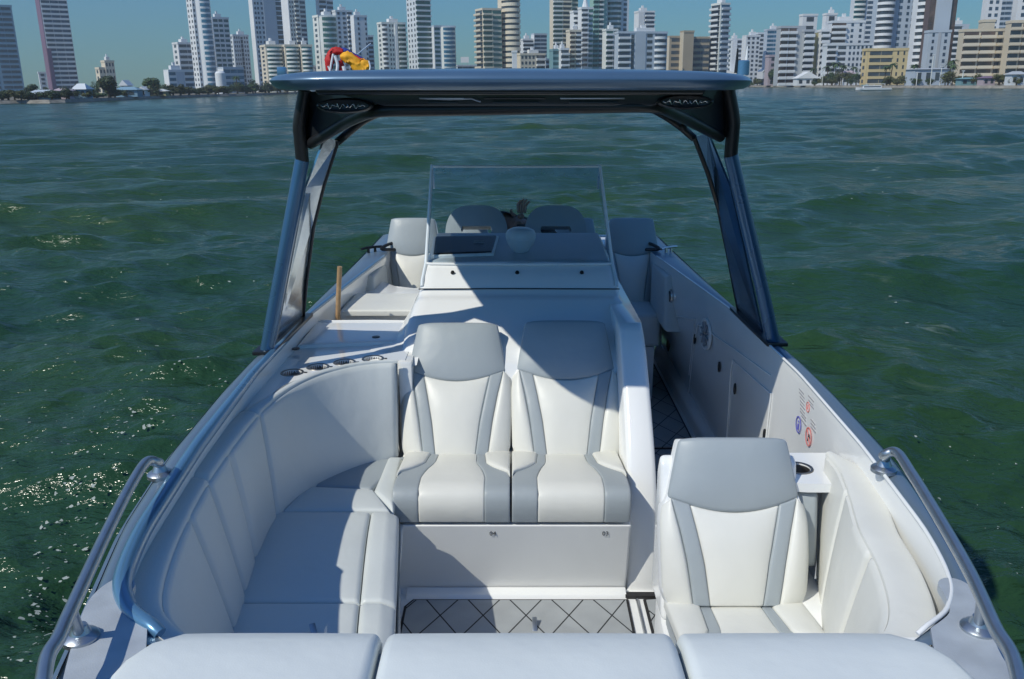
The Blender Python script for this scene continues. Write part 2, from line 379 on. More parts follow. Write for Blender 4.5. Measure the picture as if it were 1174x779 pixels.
# ---------------------------------------------------------------- upholstered back
WT = [(0, .92), (.08, .985), (.3, 1.0), (.5, 1.0), (.6, .975), (.635, .91), (.8, .84), (.93, .78), (1, .74)]
B1 = [(0, .35), (.26, .43), (.45, .52), (.66, .63)]
B2 = [(0, .57), (.26, .655), (.45, .74), (.66, .86)]
hb = lambda s: .555+.085*min(1, s*s/.7)
def seat_back(name, xb, xt, H, a, b, panel='cream', shell='gelr', deep=.09):
    """a=(y,z) bottom, b=(y,z) top of the front surface; xb, xt = centre x at bottom and top; H half width"""
    a3, b3 = Vector((xb, *a)), Vector((xt, *b)); up = b3-a3; N = Vector((1, 0, 0)).cross(up).normalized()
    if N.y > 0: N = -N
    L = up.length
    def pt(x, t, o=0): return a3+up*t+Vector((x*H, 0, 0))+N*(o-.018*(abs(x)**2)+.025*math.sin(math.pi*min(1, t/.6))*.5)
    outl = [(lerpt(WT, t), t) for t in ysm(0, 1, 24)]
    outl = [(-w, t) for w, t in outl]+[(w, t) for w, t in reversed(outl)]
    n = len(outl)
    V = [pt(x*.985, .005+t*.985, -.015) for x, t in outl]+[pt(x*.985, .005+t*.985, -deep) for x, t in outl]
    Fc = [tuple(range(n)), tuple(range(2*n-1, n-1, -1))]+[(i, (i+1) % n, n+(i+1) % n, n+i) for i in range(n)]
    bk = B(name, (V, Fc), shell, ang=50, bevel=.008)
    def c(u, v):
        s = 2*u-1; t = v*hb(s*.6); return pt(s*lerpt(B1, t), t)
    B('centre_panel', pad(c, H, L*.56, th=.03, r=.009, puff=.014, up=N), panel, par=bk, ang=70)
    for sg in (-1, 1):
        def st(u, v):
            t = v*hb(.62+.2*u); return pt(sg*(lerpt(B1, t)*(1-u)+lerpt(B2, t)*u), t)
        B('side_stripe', pad(st, H*.23, L*.6, th=.03, r=.007, puff=.004, nu=6, up=N), 'grey' if shell != 'dgrey' else 'dgrey', par=bk, ang=70)
        def bo(u, v):
            t = v*(.638-.05*u*u); x = lerpt(B2, t)*(1-u)+lerpt(WT, t)*u
            return pt(sg*x, t, -.022*u*u)
        B('side_bolster', pad(bo, H*.35, L*.62, th=.05, r=.010, puff=.014, nu=8, up=N), panel, par=bk, ang=70)
    def hd(u, v):
        s = 2*u-1; t0 = hb(s*.84); t1 = 1-.012*abs(s)**8; t = t0+(t1-t0)*v
        return pt(s*lerpt(WT, max(t, .64)), t, -.012*abs(s)**6)
    B('headrest', pad(hd, H*1.5, L*.4, th=.07, r=.013, puff=.016, up=N), 'grey', par=bk, ang=70)
    return bk
EL = [(0, .004), (.42, .004), (.5, .03), (.58, .14), (.68, .22), (1, .25)]
UL = [(0, .22), (.42, .22), (.55, .25), (.7, .31), (1, .32)]
def seat_cushion(name, x0, x1, y0, y1, z, h=.14, panel='cream', dx=0):
    prof = catmull([(0, y0+.012, z-h), (0, y0-.002, z-h*.5), (0, y0+.008, z-.025), (0, y0+.04, z), (0, y0+(y1-y0)*.5, z-.012), (0, y1, z-.05)], 8)
    nP = len(prof)-1
    cum = [0]
    for p, q in zip(prof, prof[1:]): cum.append(cum[-1]+(q-p).length)
    LT = cum[-1]
    def pr(v):
        d = v*LT
        for i in range(nP):
            if d <= cum[i+1] or i == nP-1:
                return prof[i].lerp(prof[i+1], min(1, max(0, (d-cum[i])/(cum[i+1]-cum[i]))))
    def at(u, v):
        p = pr(v); return Vector((x0+(x1-x0)*u+dx*v*(1 if u > .5 else 0), p.y, p.z))
    wd = x1-x0
    core = B(name, boxg(x0+.01, x1-.01, y0+.02, y1, z-h-.002, z-.05), 'grey', bevel=.01)
    B('centre_panel', pad(lambda u, v: at(lerpt(UL, v)+(1-2*lerpt(UL, v))*u, v), wd*.5, LT, th=.03, r=.007, puff=.008, up=(0, -.7, .7)), panel, par=core, ang=70)
    for m in (0, 1):
        f = (lambda q: 1-q) if m else (lambda q: q)
        B('side_stripe', pad(lambda u, v: at(f(lerpt(EL, v)*(1-u)+lerpt(UL, v)*u), v), wd*.15, LT, th=.03, r=.005, puff=.002, nu=6, nv=20, up=(0, -.7, .7)), 'grey', par=core, ang=70)
        B('corner_bolster', pad(lambda u, v: at(f(.004+(lerpt(EL, .44+.56*v)-.004)*u), .44+.56*v)+Vector((0, 0, .006)), wd*.2, LT*.5, th=.03, r=.008, puff=.010, nu=6, nv=14, up=(0, -.3, .9)), panel, par=core, ang=70)
    return core
# ---------------------------------------------------------------- bench in front of the console
bb = B('bench_base', plate([(3.13, -2.0), (3.16, -1.99), (3.13, -1.9), (3.09, -1.70), (3.075, -1.655), (3.75, -1.655), (3.75, -2.0)][::-1], ax='x', lo=-.47, hi=.468), 'gelr', bevel=.012, seg=3)
B('bench_toe_edge', plate([(3.095, -2.0), (3.15, -2.0), (3.15, -1.975), (3.11, -1.985)], ax='x', lo=-.43, hi=.465), 'gel', par=bb, bevel=.004)
for px, s_ in ((565, '04'), (694, '03')):
    p = P(px, 611.5, y=3.09); text('seat_number', s_, .026, Matrix.Translation((p.x, 3.0855, p.z)) @ Matrix.Rotation(rad(90), 4, 'X'), 'blackprint', boat, bb)
seat_cushion('bench_cushion', -.465, -.006, 3.06, 3.56, -1.502)
seat_cushion('bench_cushion', -.002, .462, 3.06, 3.56, -1.502)
seat_back('bench_backrest', -.247, -.245, .246, (3.50, -1.555), (3.80, -1.025))
seat_back('bench_backrest', .240, .240, .246, (3.50, -1.555), (3.80, -1.015))
B('bench_back_shelf', boxg(-.48, .47, 3.45, 3.8, -1.66, -1.56), 'cream', bevel=.01)
# side fairing right of the bench
fp = [(3.68, -1.03), (3.60, -1.10), (3.45, -1.27), (3.28, -1.5), (3.19, -1.74), (3.16, -2.0)]
fc = catmull([(0, a, b) for a, b in fp], 6)
rows = []
for i, p in enumerate(fc):
    t = i/(len(fc)-1); xo = .575+.025*t; xi = .470
    n = Vector((0, .06, 0))
    r_ = .022
    rows.append([(xi, p.y+.9, p.z), (xi, p.y+r_, p.z-.0), (xi+.006, p.y+.007, p.z), (xi+r_, p.y, p.z), (xo-r_, p.y, p.z), (xo-.006, p.y+.007, p.z), (xo, p.y+r_, p.z), (xo, p.y+.9, p.z)])
top = [(x, y+(.9 if False else .03), z+.015) for x, y, z in rows[0]]
rows = [[(x, y+.05, z+.018) for x, y, z in rows[0]]]+rows
B('side_fairing', grid(rows, caps=True), 'gel', ang=50)
# ---------------------------------------------------------------- console
prof = [(3.62, -2.0, -.42, .50), (3.66, -1.5, -.44, .52), (3.72, -1.22, -.50, .56), (3.80, -1.145, -.50, .57), (3.95, -1.075, -.495, .565), (4.10, -1.003, -.475, .545), (4.135, -.992, -.47, .54), (4.15, -.992, -.468, .538),
        (4.19, -.975, -.462, .530), (4.205, -.955, -.452, .522), (4.27, -.905, -.448, .516), (4.34, -.868, -.444, .512)]
def console_rows(prof, q=.035):
    rows = []
    for y, z, a, b in prof:
        rows.append([(a-.05, y+.02, -2.0), (a-.035, y+.01, min(z, -1.2)-.0), (a-.012, y+.006, z-.05), (a, y+.002, z-.016), (a+q*.6, y, z-.002), (a+q*2, y, z), ((a+b)/2, y, z+.004), (b-q*2, y, z), (b-q*.6, y, z-.002), (b, y+.002, z-.016), (b+.012, y+.006, z-.05), (b+.03, y+.01, min(z, -1.2)), (b+.035, y+.02, -2.0)])
    return rows
con = B('console', grid(console_rows(prof+[(4.36, -.866, -.444, .512), (4.6, -.835, -.435, .505), (4.86, -.80, -.425, .495), (4.9, -.82, -.42, .49), (4.92, -1.0, -.42, .49), (4.92, -2.0, -.42, .49)])), 'gel', ang=45)
B('dash_top', pad(bil((-.43, 4.375, -.858), (.497, 4.365, -.858), (.485, 4.86, -.792), (-.42, 4.86, -.792)), .93, .5, th=.03, r=.012, puff=.003), 'dash', par=con)
for px in (519, 593, 667):
    p = P(px, 313.5, y=4.272)+Vector((0, -.003, .005)); B('screw_cap', lathe([(.0, .004), (.008, .003), (.011, -.006)], (p.x, p.y, p.z+.002), 12, axis=(0, -.55, .83)), 'black', par=con)
B('console_joint', tube([(-.46, 4.192, -.963), (0, 4.188, -.960), (.53, 4.192, -.963)], .003, 6), 'rubber', par=con)
# flare of the console into the side deck
ctop = [(3.62, -1.19), (3.72, -1.165), (3.80, -1.145), (3.95, -1.075), (4.10, -1.003), (4.19, -.978), (4.3, -.96)]
fl = []
for y in ysm(3.66, 4.30, 14):
    zt = lerpt(ctop, y); zd = min(-1.158, zt-.01); t = (y-3.66)/.64; xa = -.40-.02*(1-t)
    fl.append([(xa, y, zt-.004), (xa-.055, y, zt-.02), (xa-.09, y, zt+(zd-zt)*.35-.012), (xa-.115, y, zt+(zd-zt)*.7), (xa-.15, y, zd+.006), (xa-.23, y, zd)])
B('console_fillet', grid(fl), 'gel', par=con, ang=80)
B('console_side', boxg(-.50, -.44, 3.64, 3.80, -1.8, -1.163), 'gel', par=con, bevel=.01)
# display panel on the dash
q = [P(497, 274, y=4.74), P(568, 272.5, y=4.74), P(561, 293, y=4.45), P(496, 296, y=4.42)]
def on_dash(p, h): return Vector((p.x, p.y, -.858+(p.y-4.365)*(.066/.495)+h))
sp = [on_dash(Vector((-.418, 4.735, 0)), .018), on_dash(Vector((-.085, 4.755, 0)), .018), on_dash(Vector((-.105, 4.46, 0)), .018), on_dash(Vector((-.405, 4.425, 0)), .018)]
B('display_mount', pad(bil(sp[3]+Vector((-.012, -.012, -.006)), sp[2]+Vector((.012, -.012, -.006)), sp[1]+Vector((.012, .012, -.006)), sp[0]+Vector((-.012, .012, -.006))), .3, .3, th=.02, r=.006, puff=0), 'gelr', par=con)
scn = B('display_screen', pad(bil(sp[3], sp[2], sp[1], sp[0]), .3, .3, th=.012, r=.008, puff=0), 'screen', par=con)
for k in range(2):
    B('screen_mark', boxg(-.205, -.15, 4.60+.03*k, 4.604+.03*k, -.8065+.004*k, -.8035+.004*k), 'greyprint', par=con)
c = P(597, 278, y=4.52)
B('satellite_antenna', lathe([(.015, -.085), (.04, -.07), (.066, -.035), (.078, -.004), (.0785, 0), (.076, .002), (.0785, .004), (.079, .022), (.070, .040), (.045, .052), (.01, .056)], (c.x, 4.52, -.765), 32), 'dome', par=con)
# windshield: front pane raked aft with wrapped sides
A = [P(484, 333, y=4.215), P(707, 331, y=4.215)]
TL, TR = P(494, 192, y=4.52), P(689, 190.5, y=4.52)
A2 = [P(487, 304, y=4.335), P(703.5, 302, y=4.335)]
bl, br = Vector((A2[0].x, 4.335, -.866)), Vector((A2[1].x, 4.335, -.866))
tz = P(590, 191, y=4.52).z
tl, tr = Vector((TL.x, 4.52, tz)), Vector((TR.x, 4.52, tz))
loop = []
def wrow(t):
    l = bl.lerp(tl, t); r = br.lerp(tr, t); w = []
    back = .50*(1-.1*t)
    w.append(l+Vector((-.028, back, -.16*t))); w.append(l+Vector((-.010, back*.5, -.07*t)))
    for k in range(4): 
        a = math.pi/2*k/3; w.append(l+Vector((.035*(1-math.cos(a)) , .035*(1-math.sin(a)), 0)))
    w.append(l.lerp(r, .25)+Vector((0, -.010, 0))); w.append(l.lerp(r, .5)+Vector((0, -.015, 0))); w.append(l.lerp(r, .75)+Vector((0, -.010, 0)))
    for k in range(4):
        a = math.pi/2*(3-k)/3; w.append(r+Vector((-.035*(1-math.cos(a)), .035*(1-math.sin(a)), 0)))
    w.append(r+Vector((.012, back*.5, -.07*t))); w.append(r+Vector((.032, back, -.16*t)))
    return w
wrows = [wrow(t) for t in ysm(0, 1, 6)]
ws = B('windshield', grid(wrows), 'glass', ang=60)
B('windshield_edge', tube(catmull([wrows[-1][i] for i in (0, 1, 2, 3, 4, 5, 6, 7, 8, 9, 10, 11, 12, 13, 14)], 2), .0065, 8), 'dome', par=ws)
for i in (3, 11):
    B('windshield_edge', tube([Vector((A[0 if i == 3 else 1].x, 4.215, -.955)), Vector((A[0 if i == 3 else 1].x, 4.24, -.93))]+[r_[i] for r_ in wrows], .009, 8), 'dome', par=ws)
B('windshield_gasket', tube([wrows[0][i] for i in range(15)], .007, 8), 'gel', par=ws)
# ---------------------------------------------------------------- sofa along the left side and pad on the right
def resamp(pts, n):
    c = catmull([(a, b, 0) for a, b in pts], 10); cum = [0]
    for p, q in zip(c, c[1:]): cum.append(cum[-1]+(q-p).length)
    out = []; j = 0
    for i in range(n+1):
        d = cum[-1]*i/n
        while j < len(c)-2 and cum[j+1] < d: j += 1
        out.append(c[j].lerp(c[j+1], (d-cum[j])/max(1e-9, cum[j+1]-cum[j])))
    return out, cum[-1]
def side_back(name, T, Bt, zt, zb, seams, m, rw=.095, n=150, roll_seams=(), rise=None, rh=.022, thin=0):
    t_, L = resamp(T, n); b_, _ = resamp(Bt, n); rows = []
    for i in range(n+1):
        t = i/n; a = t_[max(i-1, 0)]; b = t_[min(i+1, n)]; tg = (b-a).normalized(); aw = Vector((-tg.y, tg.x, 0))
        if aw.dot(t_[i]-Vector((.05, 2.5, 0))) < 0: aw = -aw
        if t_[i].y > 3.4 and aw.y < 0: aw = -aw
        z1 = zt+(rise(t) if rise else 0)
        d = min([abs(t-s)*L for s in seams]+[t*L+.004, (1-t)*L+.004]); g = .022*math.exp(-(d/.009)**2); pf = .016*(1-math.exp(-d/.06))
        dr = min([abs(t-s)*L for s in roll_seams]+[9]); gr = .012*math.exp(-(dr/.009)**2)
        Tp = Vector((t_[i].x, t_[i].y, z1)); Bp = Vector((b_[i].x, b_[i].y, zb))
        nin = (-aw*.95+Vector((0, 0, .3))).normalized(); row = []
        for v in (0, .12, .3, .5, .7, .85, .94, .985, 1.0):
            bulge = pf*math.sin(math.pi*v)**.7 if 0 < v < 1 else 0
            e = -.006 if v > .99 else 0
            row.append(Bp.lerp(Tp, v)+nin*(bulge-g+e))
        w = min(rw, rw*(.25+6*min(t, 1-t))); w *= 1-.68*thin*max(0, min(1, (.42-t)/.16)); rhh = rh*(1-.5*thin*max(0, min(1, (.42-t)/.16)))
        for k in range(0, 11):
            ph = math.pi*k/10
            hh = rhh*math.sin(ph)**.8 if k not in (0,) else 0
            row.append(Tp+aw*(w/2*(1-math.cos(ph))+.006)+Vector((0, 0, hh-gr-(.004 if k == 0 else 0))))
        row.append(Tp+aw*(w+.006)+Vector((0, 0, -.08)))
        rows.append(row)
    return B(name, grid(rows, caps=True), m, ang=50)
LT = [(-.497, 3.60), (-.60, 3.585), (-.70, 3.53), (-.80, 3.42), (-.875, 3.25), (-.915, 3.02), (-.922, 2.75), (-.915, 2.45), (-.893, 2.2), (-.855, 1.95), (-.80, 1.76), (-.71, 1.65), (-.60, 1.58)]
LB = [(-.497, 3.52), (-.60, 3.45), (-.70, 3.34), (-.79, 3.20), (-.85, 3.03), (-.872, 2.85), (-.862, 2.65), (-.838, 2.44), (-.805, 2.2), (-.755, 2.0), (-.69, 1.84), (-.61, 1.75), (-.52, 1.69)]
def frac(Tc, ys):
    t_, L = resamp(Tc, 300); out = []
    for y in ys:
        i = min(range(301), key=lambda k: abs(t_[k].y-y)); out.append(i/300)
    return out
sbk = side_back('sofa_backrest', LT, LB, -1.155, -1.56, frac(LT, (2.98, 2.63, 2.41, 2.19)), 'lgrey', roll_seams=frac(LT, (2.98, 2.42)), thin=1)
# sofa seats: inner edge curve E, outer under the backrest
EX = [(1.5, -.27), (2.23, -.34), (2.9, -.412), (3.1, -.44), (3.6, -.47)]
t_, _L = resamp(LB, 200)
def lbx(y):
    c = [p for p in t_ if p.y >= 1.74]; i = min(range(len(c)), key=lambda k: abs(c[k].y-y)); return c[i].x-.03
def seatp(y0, y1, f0, f1, z=-1.535):
    def S(u, v):
        y = y0+(y1-y0)*v; a = lbx(y); b = lerpt(EX, y); x = a+(b-a)*(f0+(f1-f0)*u)
        drop = -.02*max(0, (f0+(f1-f0)*u)-.9)/.1
        return (x, y, z+drop)
    return S
first = None
for y0, y1 in ((1.75, 2.365), (2.372, 2.965)):
    for f0, f1, m in ((0, .765, 'lgrey'), (.77, 1.0, 'lgrey')):
        B('sofa_seat', pad(seatp(y0, y1, f0, f1), .45*(f1-f0), y1-y0, th=.13, r=.016, puff=.010, up=(0, 0, 1)), m)
# corner seat: two wedge pads and the end pad next to the bench
B('sofa_seat', pad(lambda u, v: Vector((lbx(2.975+.15*v*(1))+(-.56-lbx(2.975+.15*v))*u if v < 0 else 0, 0, 0)) if False else bil((-.865, 2.975, -1.535), (-.46, 2.975, -1.535), (-.55, 3.15, -1.535), (-.82, 3.20, -1.545))(u, v), .4, .22, th=.13, r=.014, puff=.008, up=(0, 0, 1)), 'lgrey')
B('sofa_seat', pad(bil((-.815, 3.21, -1.545), (-.56, 3.16, -1.537), (-.46, 3.52, -1.555), (-.66, 3.46, -1.56)), .3, .3, th=.13, r=.014, puff=.006, up=(0, 0, 1)), 'grey')
B('sofa_seat', pad(bil((-.545, 3.13, -1.53), (-.445, 2.99, -1.545), (-.475, 3.50, -1.545), (-.54, 3.50, -1.55)), .15, .45, th=.13, r=.03, puff=.012, up=(0, 0, 1)), 'lgrey')
rows = [[(lerpt(EX, y), y, -1.62), (lerpt(EX, y)-.012, y, -1.68), (lerpt(EX, y)-.03, y, -1.93), (lerpt(EX, y)-.012, y, -2.0)] for y in ysm(1.5, 3.3, 20)]
B('sofa_base', grid(rows), 'gelr')
B('sofa_base_top', plate([(-1.0, 1.5), (-.3, 1.5), (-.42, 3.0), (-.47, 3.55), (-1.0, 3.55)], ax='z', lo=-1.68, hi=-1.655), 'gelr')
# seat belt buckles
for p, rz in ((P(360, 726, z=-1.515), .4), (P(613, 716, z=-1.98), 0)):
    R_ = Matrix.Translation(p) @ Matrix.Rotation(rz, 4, 'Z') @ Matrix.Rotation(rad(25), 4, 'X')
    g = boxg(-.009, .009, -.030, .030, 0, .005); g = ([R_ @ Vector(v) for v in g[0]], g[1])
    B('strap_tab', g, 'satin', bevel=.003)
# right side pad beside the single seat
RT = [(1.085, 2.60), (1.085, 2.48), (1.05, 2.30), (1.003, 2.1), (.975, 1.9), (.925, 1.72), (.85, 1.615), (.73, 1.555)]
RB = [(1.015, 2.58), (.975, 2.44), (.93, 2.28), (.885, 2.12), (.84, 1.96), (.76, 1.8), (.67, 1.72), (.58, 1.66)]
def mirror_back():
    return side_back('side_cushion', [(a-.075, b+.01) for a, b in RT], RB, -1.150, -1.56, frac(RT, (2.33, 1.98)), 'cream', rw=.10, roll_seams=(), rh=.012)
mirror_back()
B('bow_seat_ledge', plate([(.45, 1.5), (.9, 1.5), (1.07, 2.3), (1.09, 2.66), (.50, 2.66), (.47, 2.4)], ax='z', lo=-2.0, hi=-1.63), 'gelr', bevel=.015)
for s in (-1, 1): B('bow_corner_plate', boxg(min(XC+s*.60, XC+s*.93), max(XC+s*.60, XC+s*.93), 1.44, 1.60, -1.16, -1.125), 'gelr')
# ---------------------------------------------------------------- single bow seat on the right
B('seat_shell', plate([(2.40, -1.63), (2.545, -1.15), (2.58, -1.13), (2.61, -1.2), (2.61, -1.63)], ax='x', lo=.472, hi=.905), 'gel', bevel=.03, seg=4)
seat_back('bow_seat_backrest', .690, .693, .232, (2.335, -1.535), (2.525, -1.055))
seat_cushion('bow_seat_cushion', .475, .905, 1.85, 2.40, -1.50)
B('seat_side_filler', boxg(.885, .985, 2.22, 2.64, -1.63, -1.54), 'gelr', bevel=.01)
# shelf with cup holder behind the bow seat
cup = P(915, 537, z=-1.20)
hole = circ(cup.x, cup.y, .038, 28)
def cup_holder(c, par, r=.038, notch=None):
    g = lathe([(r*.92, -.062), (r*.98, -.058), (r, -.004), (r+.0015, .0015), (r+.010, .0025), (r+.012, -.001)], c, 28)
    V, Fc = g; Fc = Fc[:-1]
    o = B('cup_holder', (V, Fc), 'cupsteel', par=par, ang=40); return o
sh = B('corner_shelf', plate([(.80, 2.52), (.93, 2.50), (1.03, 2.50), (1.07, 2.74), (.80, 2.74)], [hole], ax='z', lo=-1.23, hi=-1.20), 'gel')
cup_holder((cup.x, cup.y, -1.20), sh)
B('shelf_side', boxg(.80, 1.06, 2.70, 2.74, -1.9, -1.232), 'gel')
B('side_bolster_pad', pad(bil((.90, 2.47, -1.48), (.975, 2.47, -1.48), (.975, 2.52, -1.235), (.90, 2.52, -1.235)), .09, .24, th=.05, r=.02, puff=.01), 'grey')
# ---------------------------------------------------------------- bow sun cushions
def bowpad(xa, xb, rl=False, rr_=False):
    def S(u, v):
        y = .60+.957*v; wl, wr = xa, xb
        if rl: wl = xa+.12*max(0, (v-.80)/.2)**2+.14*(1-v)*0
        if rr_: wr = xb-.13*max(0, (v-.80)/.2)**2
        if rl: wl += .10*(1-v)
        if rr_: wr -= .10*(1-v)
        return (wl+(wr-wl)*u, y, -1.058+.004*v-.028*(max(0, v-.9)/.1)**2)
    return pad(S, xb-xa, .86, th=.13, r=.022, puff=.014, nu=24, nv=18, up=(0, 0, 1))
B('bow_cushion', bowpad(-.775, -.266, rl=True), 'cushion', ang=70)
B('bow_cushion', bowpad(-.257, .327), 'cushion', ang=70)
B('bow_cushion', bowpad(.336, .885, rr_=True), 'cushion', ang=70)
# ---------------------------------------------------------------- left side deck with cup holders
cups = [P(335, 427, z=-1.158), P(364.5, 420.5, z=-1.158), P(395, 415.2, z=-1.158), P(427.5, 411, z=-1.158)]
outer = [(-.51, 3.66), (-.62, 3.645), (-.72, 3.60), (-.83, 3.49), (-.92, 3.32), (-.965, 3.1), (-.975, 2.9), (-1.01, 2.9), (-1.01, 3.6), (-.995, 4.25), (-.47, 4.25), (-.47, 3.66)]
dk = B('side_deck', plate(outer, [circ(c.x, c.y, .038, 24) for c in cups], ax='z', lo=-1.28, hi=-1.16), 'gel')
for c in cups:
    cup_holder((c.x, c.y, -1.16), dk)
    B('cup_holder_notch', boxg(c.x+.051, c.x+.062, c.y-.005, c.y+.006, -1.1605, -1.1575), 'black', par=dk)
B('deck_hatch', pad(bil((-.985, 3.83, -1.143), (-.52, 3.90, -1.143), (-.50, 4.235, -1.143), (-.985, 4.235, -1.143)), .48, .38, th=.03, r=.010, puff=.003, up=(0, 0, 1)), 'gel', par=dk)
for px, py in ((431, 386.5), (339, 400)):
    p = P(px, py, z=-1.14); B('hatch_latch', lathe([(.012, -.004), (.019, 0), (.018, .003), (.006, .004)], (p.x, p.y, -1.141), 16), 'black', par=dk)
B('deck_edge', tube([(-.99, 4.25, -1.15), (-.7, 4.252, -1.148), (-.5, 4.25, -1.15)], .012, 8), 'gel', par=dk)
# ---------------------------------------------------------------- aft cockpit
ab = B('aft_locker', boxg(-.93, -.50, 4.55, 4.9, -1.6, -1.165), 'gelr', bevel=.02, seg=3)
B('locker_lid', pad(bil((-.90, 4.50, -1.15), (-.46, 4.50, -1.15), (-.46, 4.90, -1.15), (-.90, 4.90, -1.15)), .45, .4, th=.03, r=.01, puff=.004, up=(0, 0, 1)), 'cream', par=ab)
B('aft_side_moulding', plate([(-.93, 4.9), (-.46, 4.9), (-.46, 5.25), (-.60, 5.22), (-.72, 5.28), (-.80, 5.4), (-.93, 5.5)], ax='z', lo=-1.7, hi=-1.19), 'gel', bevel=.02, seg=3)
B('aft_seat', plate([(-.90, 5.1), (-.40, 5.1), (-.40, 5.95), (-.90, 5.95)], ax='z', lo=-1.6, hi=-1.36), 'lgrey', bevel=.03, seg=3)
B('aft_seat', plate([(.55, 5.38), (.95, 5.38), (.93, 5.95), (.50, 5.95)], ax='z', lo=-1.62, hi=-1.40), 'lgrey', bevel=.03, seg=3)
B('aft_seat_base', boxg(.55, .93, 5.43, 5.95, -2.0, -1.63), 'gel', bevel=.02)
B('aft_seat_base', boxg(-.9, -.45, 5.1, 5.95, -2.0, -1.61), 'gel', bevel=.02)
def aft_back(xc, H):
    seat_back('aft_seat_backrest', xc, xc, H, (5.72, -1.42), (5.92, -.862), deep=.12)
aft_back(-.675, .205); aft_back(.815, .205); aft_back(-.30, .17); aft_back(.43, .17)
B('aft_side_cushion', pad(bil((-.83, 4.98, -1.42), (-.83, 5.72, -1.42), (-.835, 5.72, -1.11), (-.84, 5.2, -1.11)), .7, .3, th=.07, r=.02, puff=.012, up=(1, 0, 0)), 'lgrey')
B('aft_side_cushion', pad(bil((.93, 5.15, -1.45), (.93, 5.72, -1.45), (.935, 5.72, -1.12), (.94, 5.25, -1.12)), .6, .3, th=.14, r=.02, puff=.012, up=(-1, 0, 0)), 'lgrey')
B('transom_top', boxg(XC-.95, XC+.95, 6.0, Y1, -1.25, -1.10), 'gelr', bevel=.02)
for s in (-1, 1):
    c0 = Vector((XC+s*.99, 5.75, GZ+.01))
    cl = B('mooring_cleat', join(tube([c0+Vector((-.06, -.05, .03)), c0+Vector((-.03, -.02, .034)), c0+Vector((.03, .02, .034)), c0+Vector((.06, .05, .03))], .009, 8), lathe([(.010, 0), (.008, .034)], c0+Vector((-.02, -.015, 0)), 10), lathe([(.010, 0), (.008, .034)], c0+Vector((.02, .015, 0)), 10)), 'black' if s < 0 else 'steel')
    B('mooring_strap', tube(catmull([c0+Vector((-s*.14, .1, 0)), c0+Vector((-s*.06, .02, .02)), c0+Vector((-s*.12, .12, .04)), c0+Vector((-s*.2, .25, .02))], 6), .011, 8), 'black', par=cl)
# helm seats
def helm_back(xc):
    y0, z0, y1, z1 = 5.15, -1.10, 5.32, -.70
    def pr(a, t): return Vector((xc+a, y0+(y1-y0)*t, z0+(z1-z0)*t))
    H = .19; outl = []
    for k in range(0, 25):
        a = math.pi*k/24; x = math.cos(a); z = math.sin(a)
        outl.append((H*math.copysign(abs(x)**.62, x), .50+.5*z**.75))
    outl = [(H*1.05, 0)]+[(H*1.04, .3)]+outl+[(-H*1.04, .3), (-H*1.05, 0)]
    slot = [(-.085, .60), (.085, .60), (.095, .65), (.085, .70), (-.085, .70), (-.095, .65)]
    V, Fc = plate(outl, [slot], ax='z', lo=0, hi=.09)
    N = Vector((0, z1-z0, -(y1-y0))).normalized()
    V2 = [pr(a, t)+N*c for a, t, c in V]
    hbk = B('helm_seat_backrest', (V2, Fc), 'grey', bevel=.022, seg=3, ang=60)
    return hbk
helm_back(-.215); helm_back(.265)
for xc in (-.215, .265): B('helm_seat_base', boxg(xc-.2, xc+.2, 5.2, 5.45, -2.0, -1.1), 'gel', bevel=.03, seg=3)
# ---------------------------------------------------------------- right wall details
def wall_pt(u, v):
    x = 1.09
    for _ in range(4):
        p = P(u, v, x=x); x = wallx(p.y, p.z)
    return P(u, v, x=x-.004)
def wall_line(pix, r=.0035, m='gelr', name='locker_seam'):
    pts = []
    for (a, b), (c, d) in zip(pix, pix[1:]):
        for k in range(6): pts.append(wall_pt(a+(c-a)*k/6, b+(d-b)*k/6))
    pts.append(wall_pt(*pix[-1])); return B(name, tube(pts, r, 6), m, par=RW)
wall_line([(783, 470), (790, 448), (795, 400), (800, 372), (840, 399), (884, 431)])
wall_line([(833, 505), (838, 425), (840, 413), (884, 452), (878, 505)])
wall_line([(770, 362), (797, 366), (790, 430)], m='gelr')
def wall_frame(u, v):
    p = wall_pt(u, v); a = wall_pt(u+6, v+5); t = (a-p); t.z = 0; t.normalize(); up = Vector((0, 0, 1)); n = t.cross(up); 
    if n.x > 0: n = -n
    return p, t, up, n
def wall_oval(u, v, w, h, m, name, d=.006, hollow=False):
    p, t, up, n = wall_frame(u, v); rows = []
    for s, dd in ((1.12, 0), (1.1, d), (.85, d*1.1), (.6, d*.5)):
        rows.append([p+t*(w*s*math.cos(a))+up*(h*s*math.sin(a))+n*dd for a in [k*math.pi/10 for k in range(20)]])
    return B(name, grid(rows, closeu=True, caps=True), m, par=RW)
wall_oval(769, 341, .035, .05, 'steel', 'wall_handle', .012); wall_oval(770, 341, .02, .035, 'black', 'wall_recess', .018)
wall_oval(757, 343, .04, .055, 'black', 'wall_recess', .010); wall_oval(767, 393, .04, .055, 'black', 'wall_recess', .010)
for (u, v) in ((797, 389), (825, 421), (843, 446), (877, 499)): wall_oval(u, v, .013, .026, 'black', 'locker_latch', .006)
p, t, up, n = wall_frame(810, 383)
sp_ = B('speaker_ring', grid([[p+(t*math.cos(a)+up*math.sin(a))*r+n*d for a in [k*math.pi/18 for k in range(36)]] for r, d in ((.088, 0), (.086, .010), (.074, .012), (.070, .006))], closeu=True, caps=True), 'gelr', par=RW)
for k in range(10):
    a = k*math.pi/5
    B('speaker_spoke', tube([p+(t*math.cos(a)+up*math.sin(a))*.015+n*.012, p+(t*math.cos(a+.35)+up*math.sin(a+.35))*.068+n*.012], .006, 6), 'greyprint', par=RW)
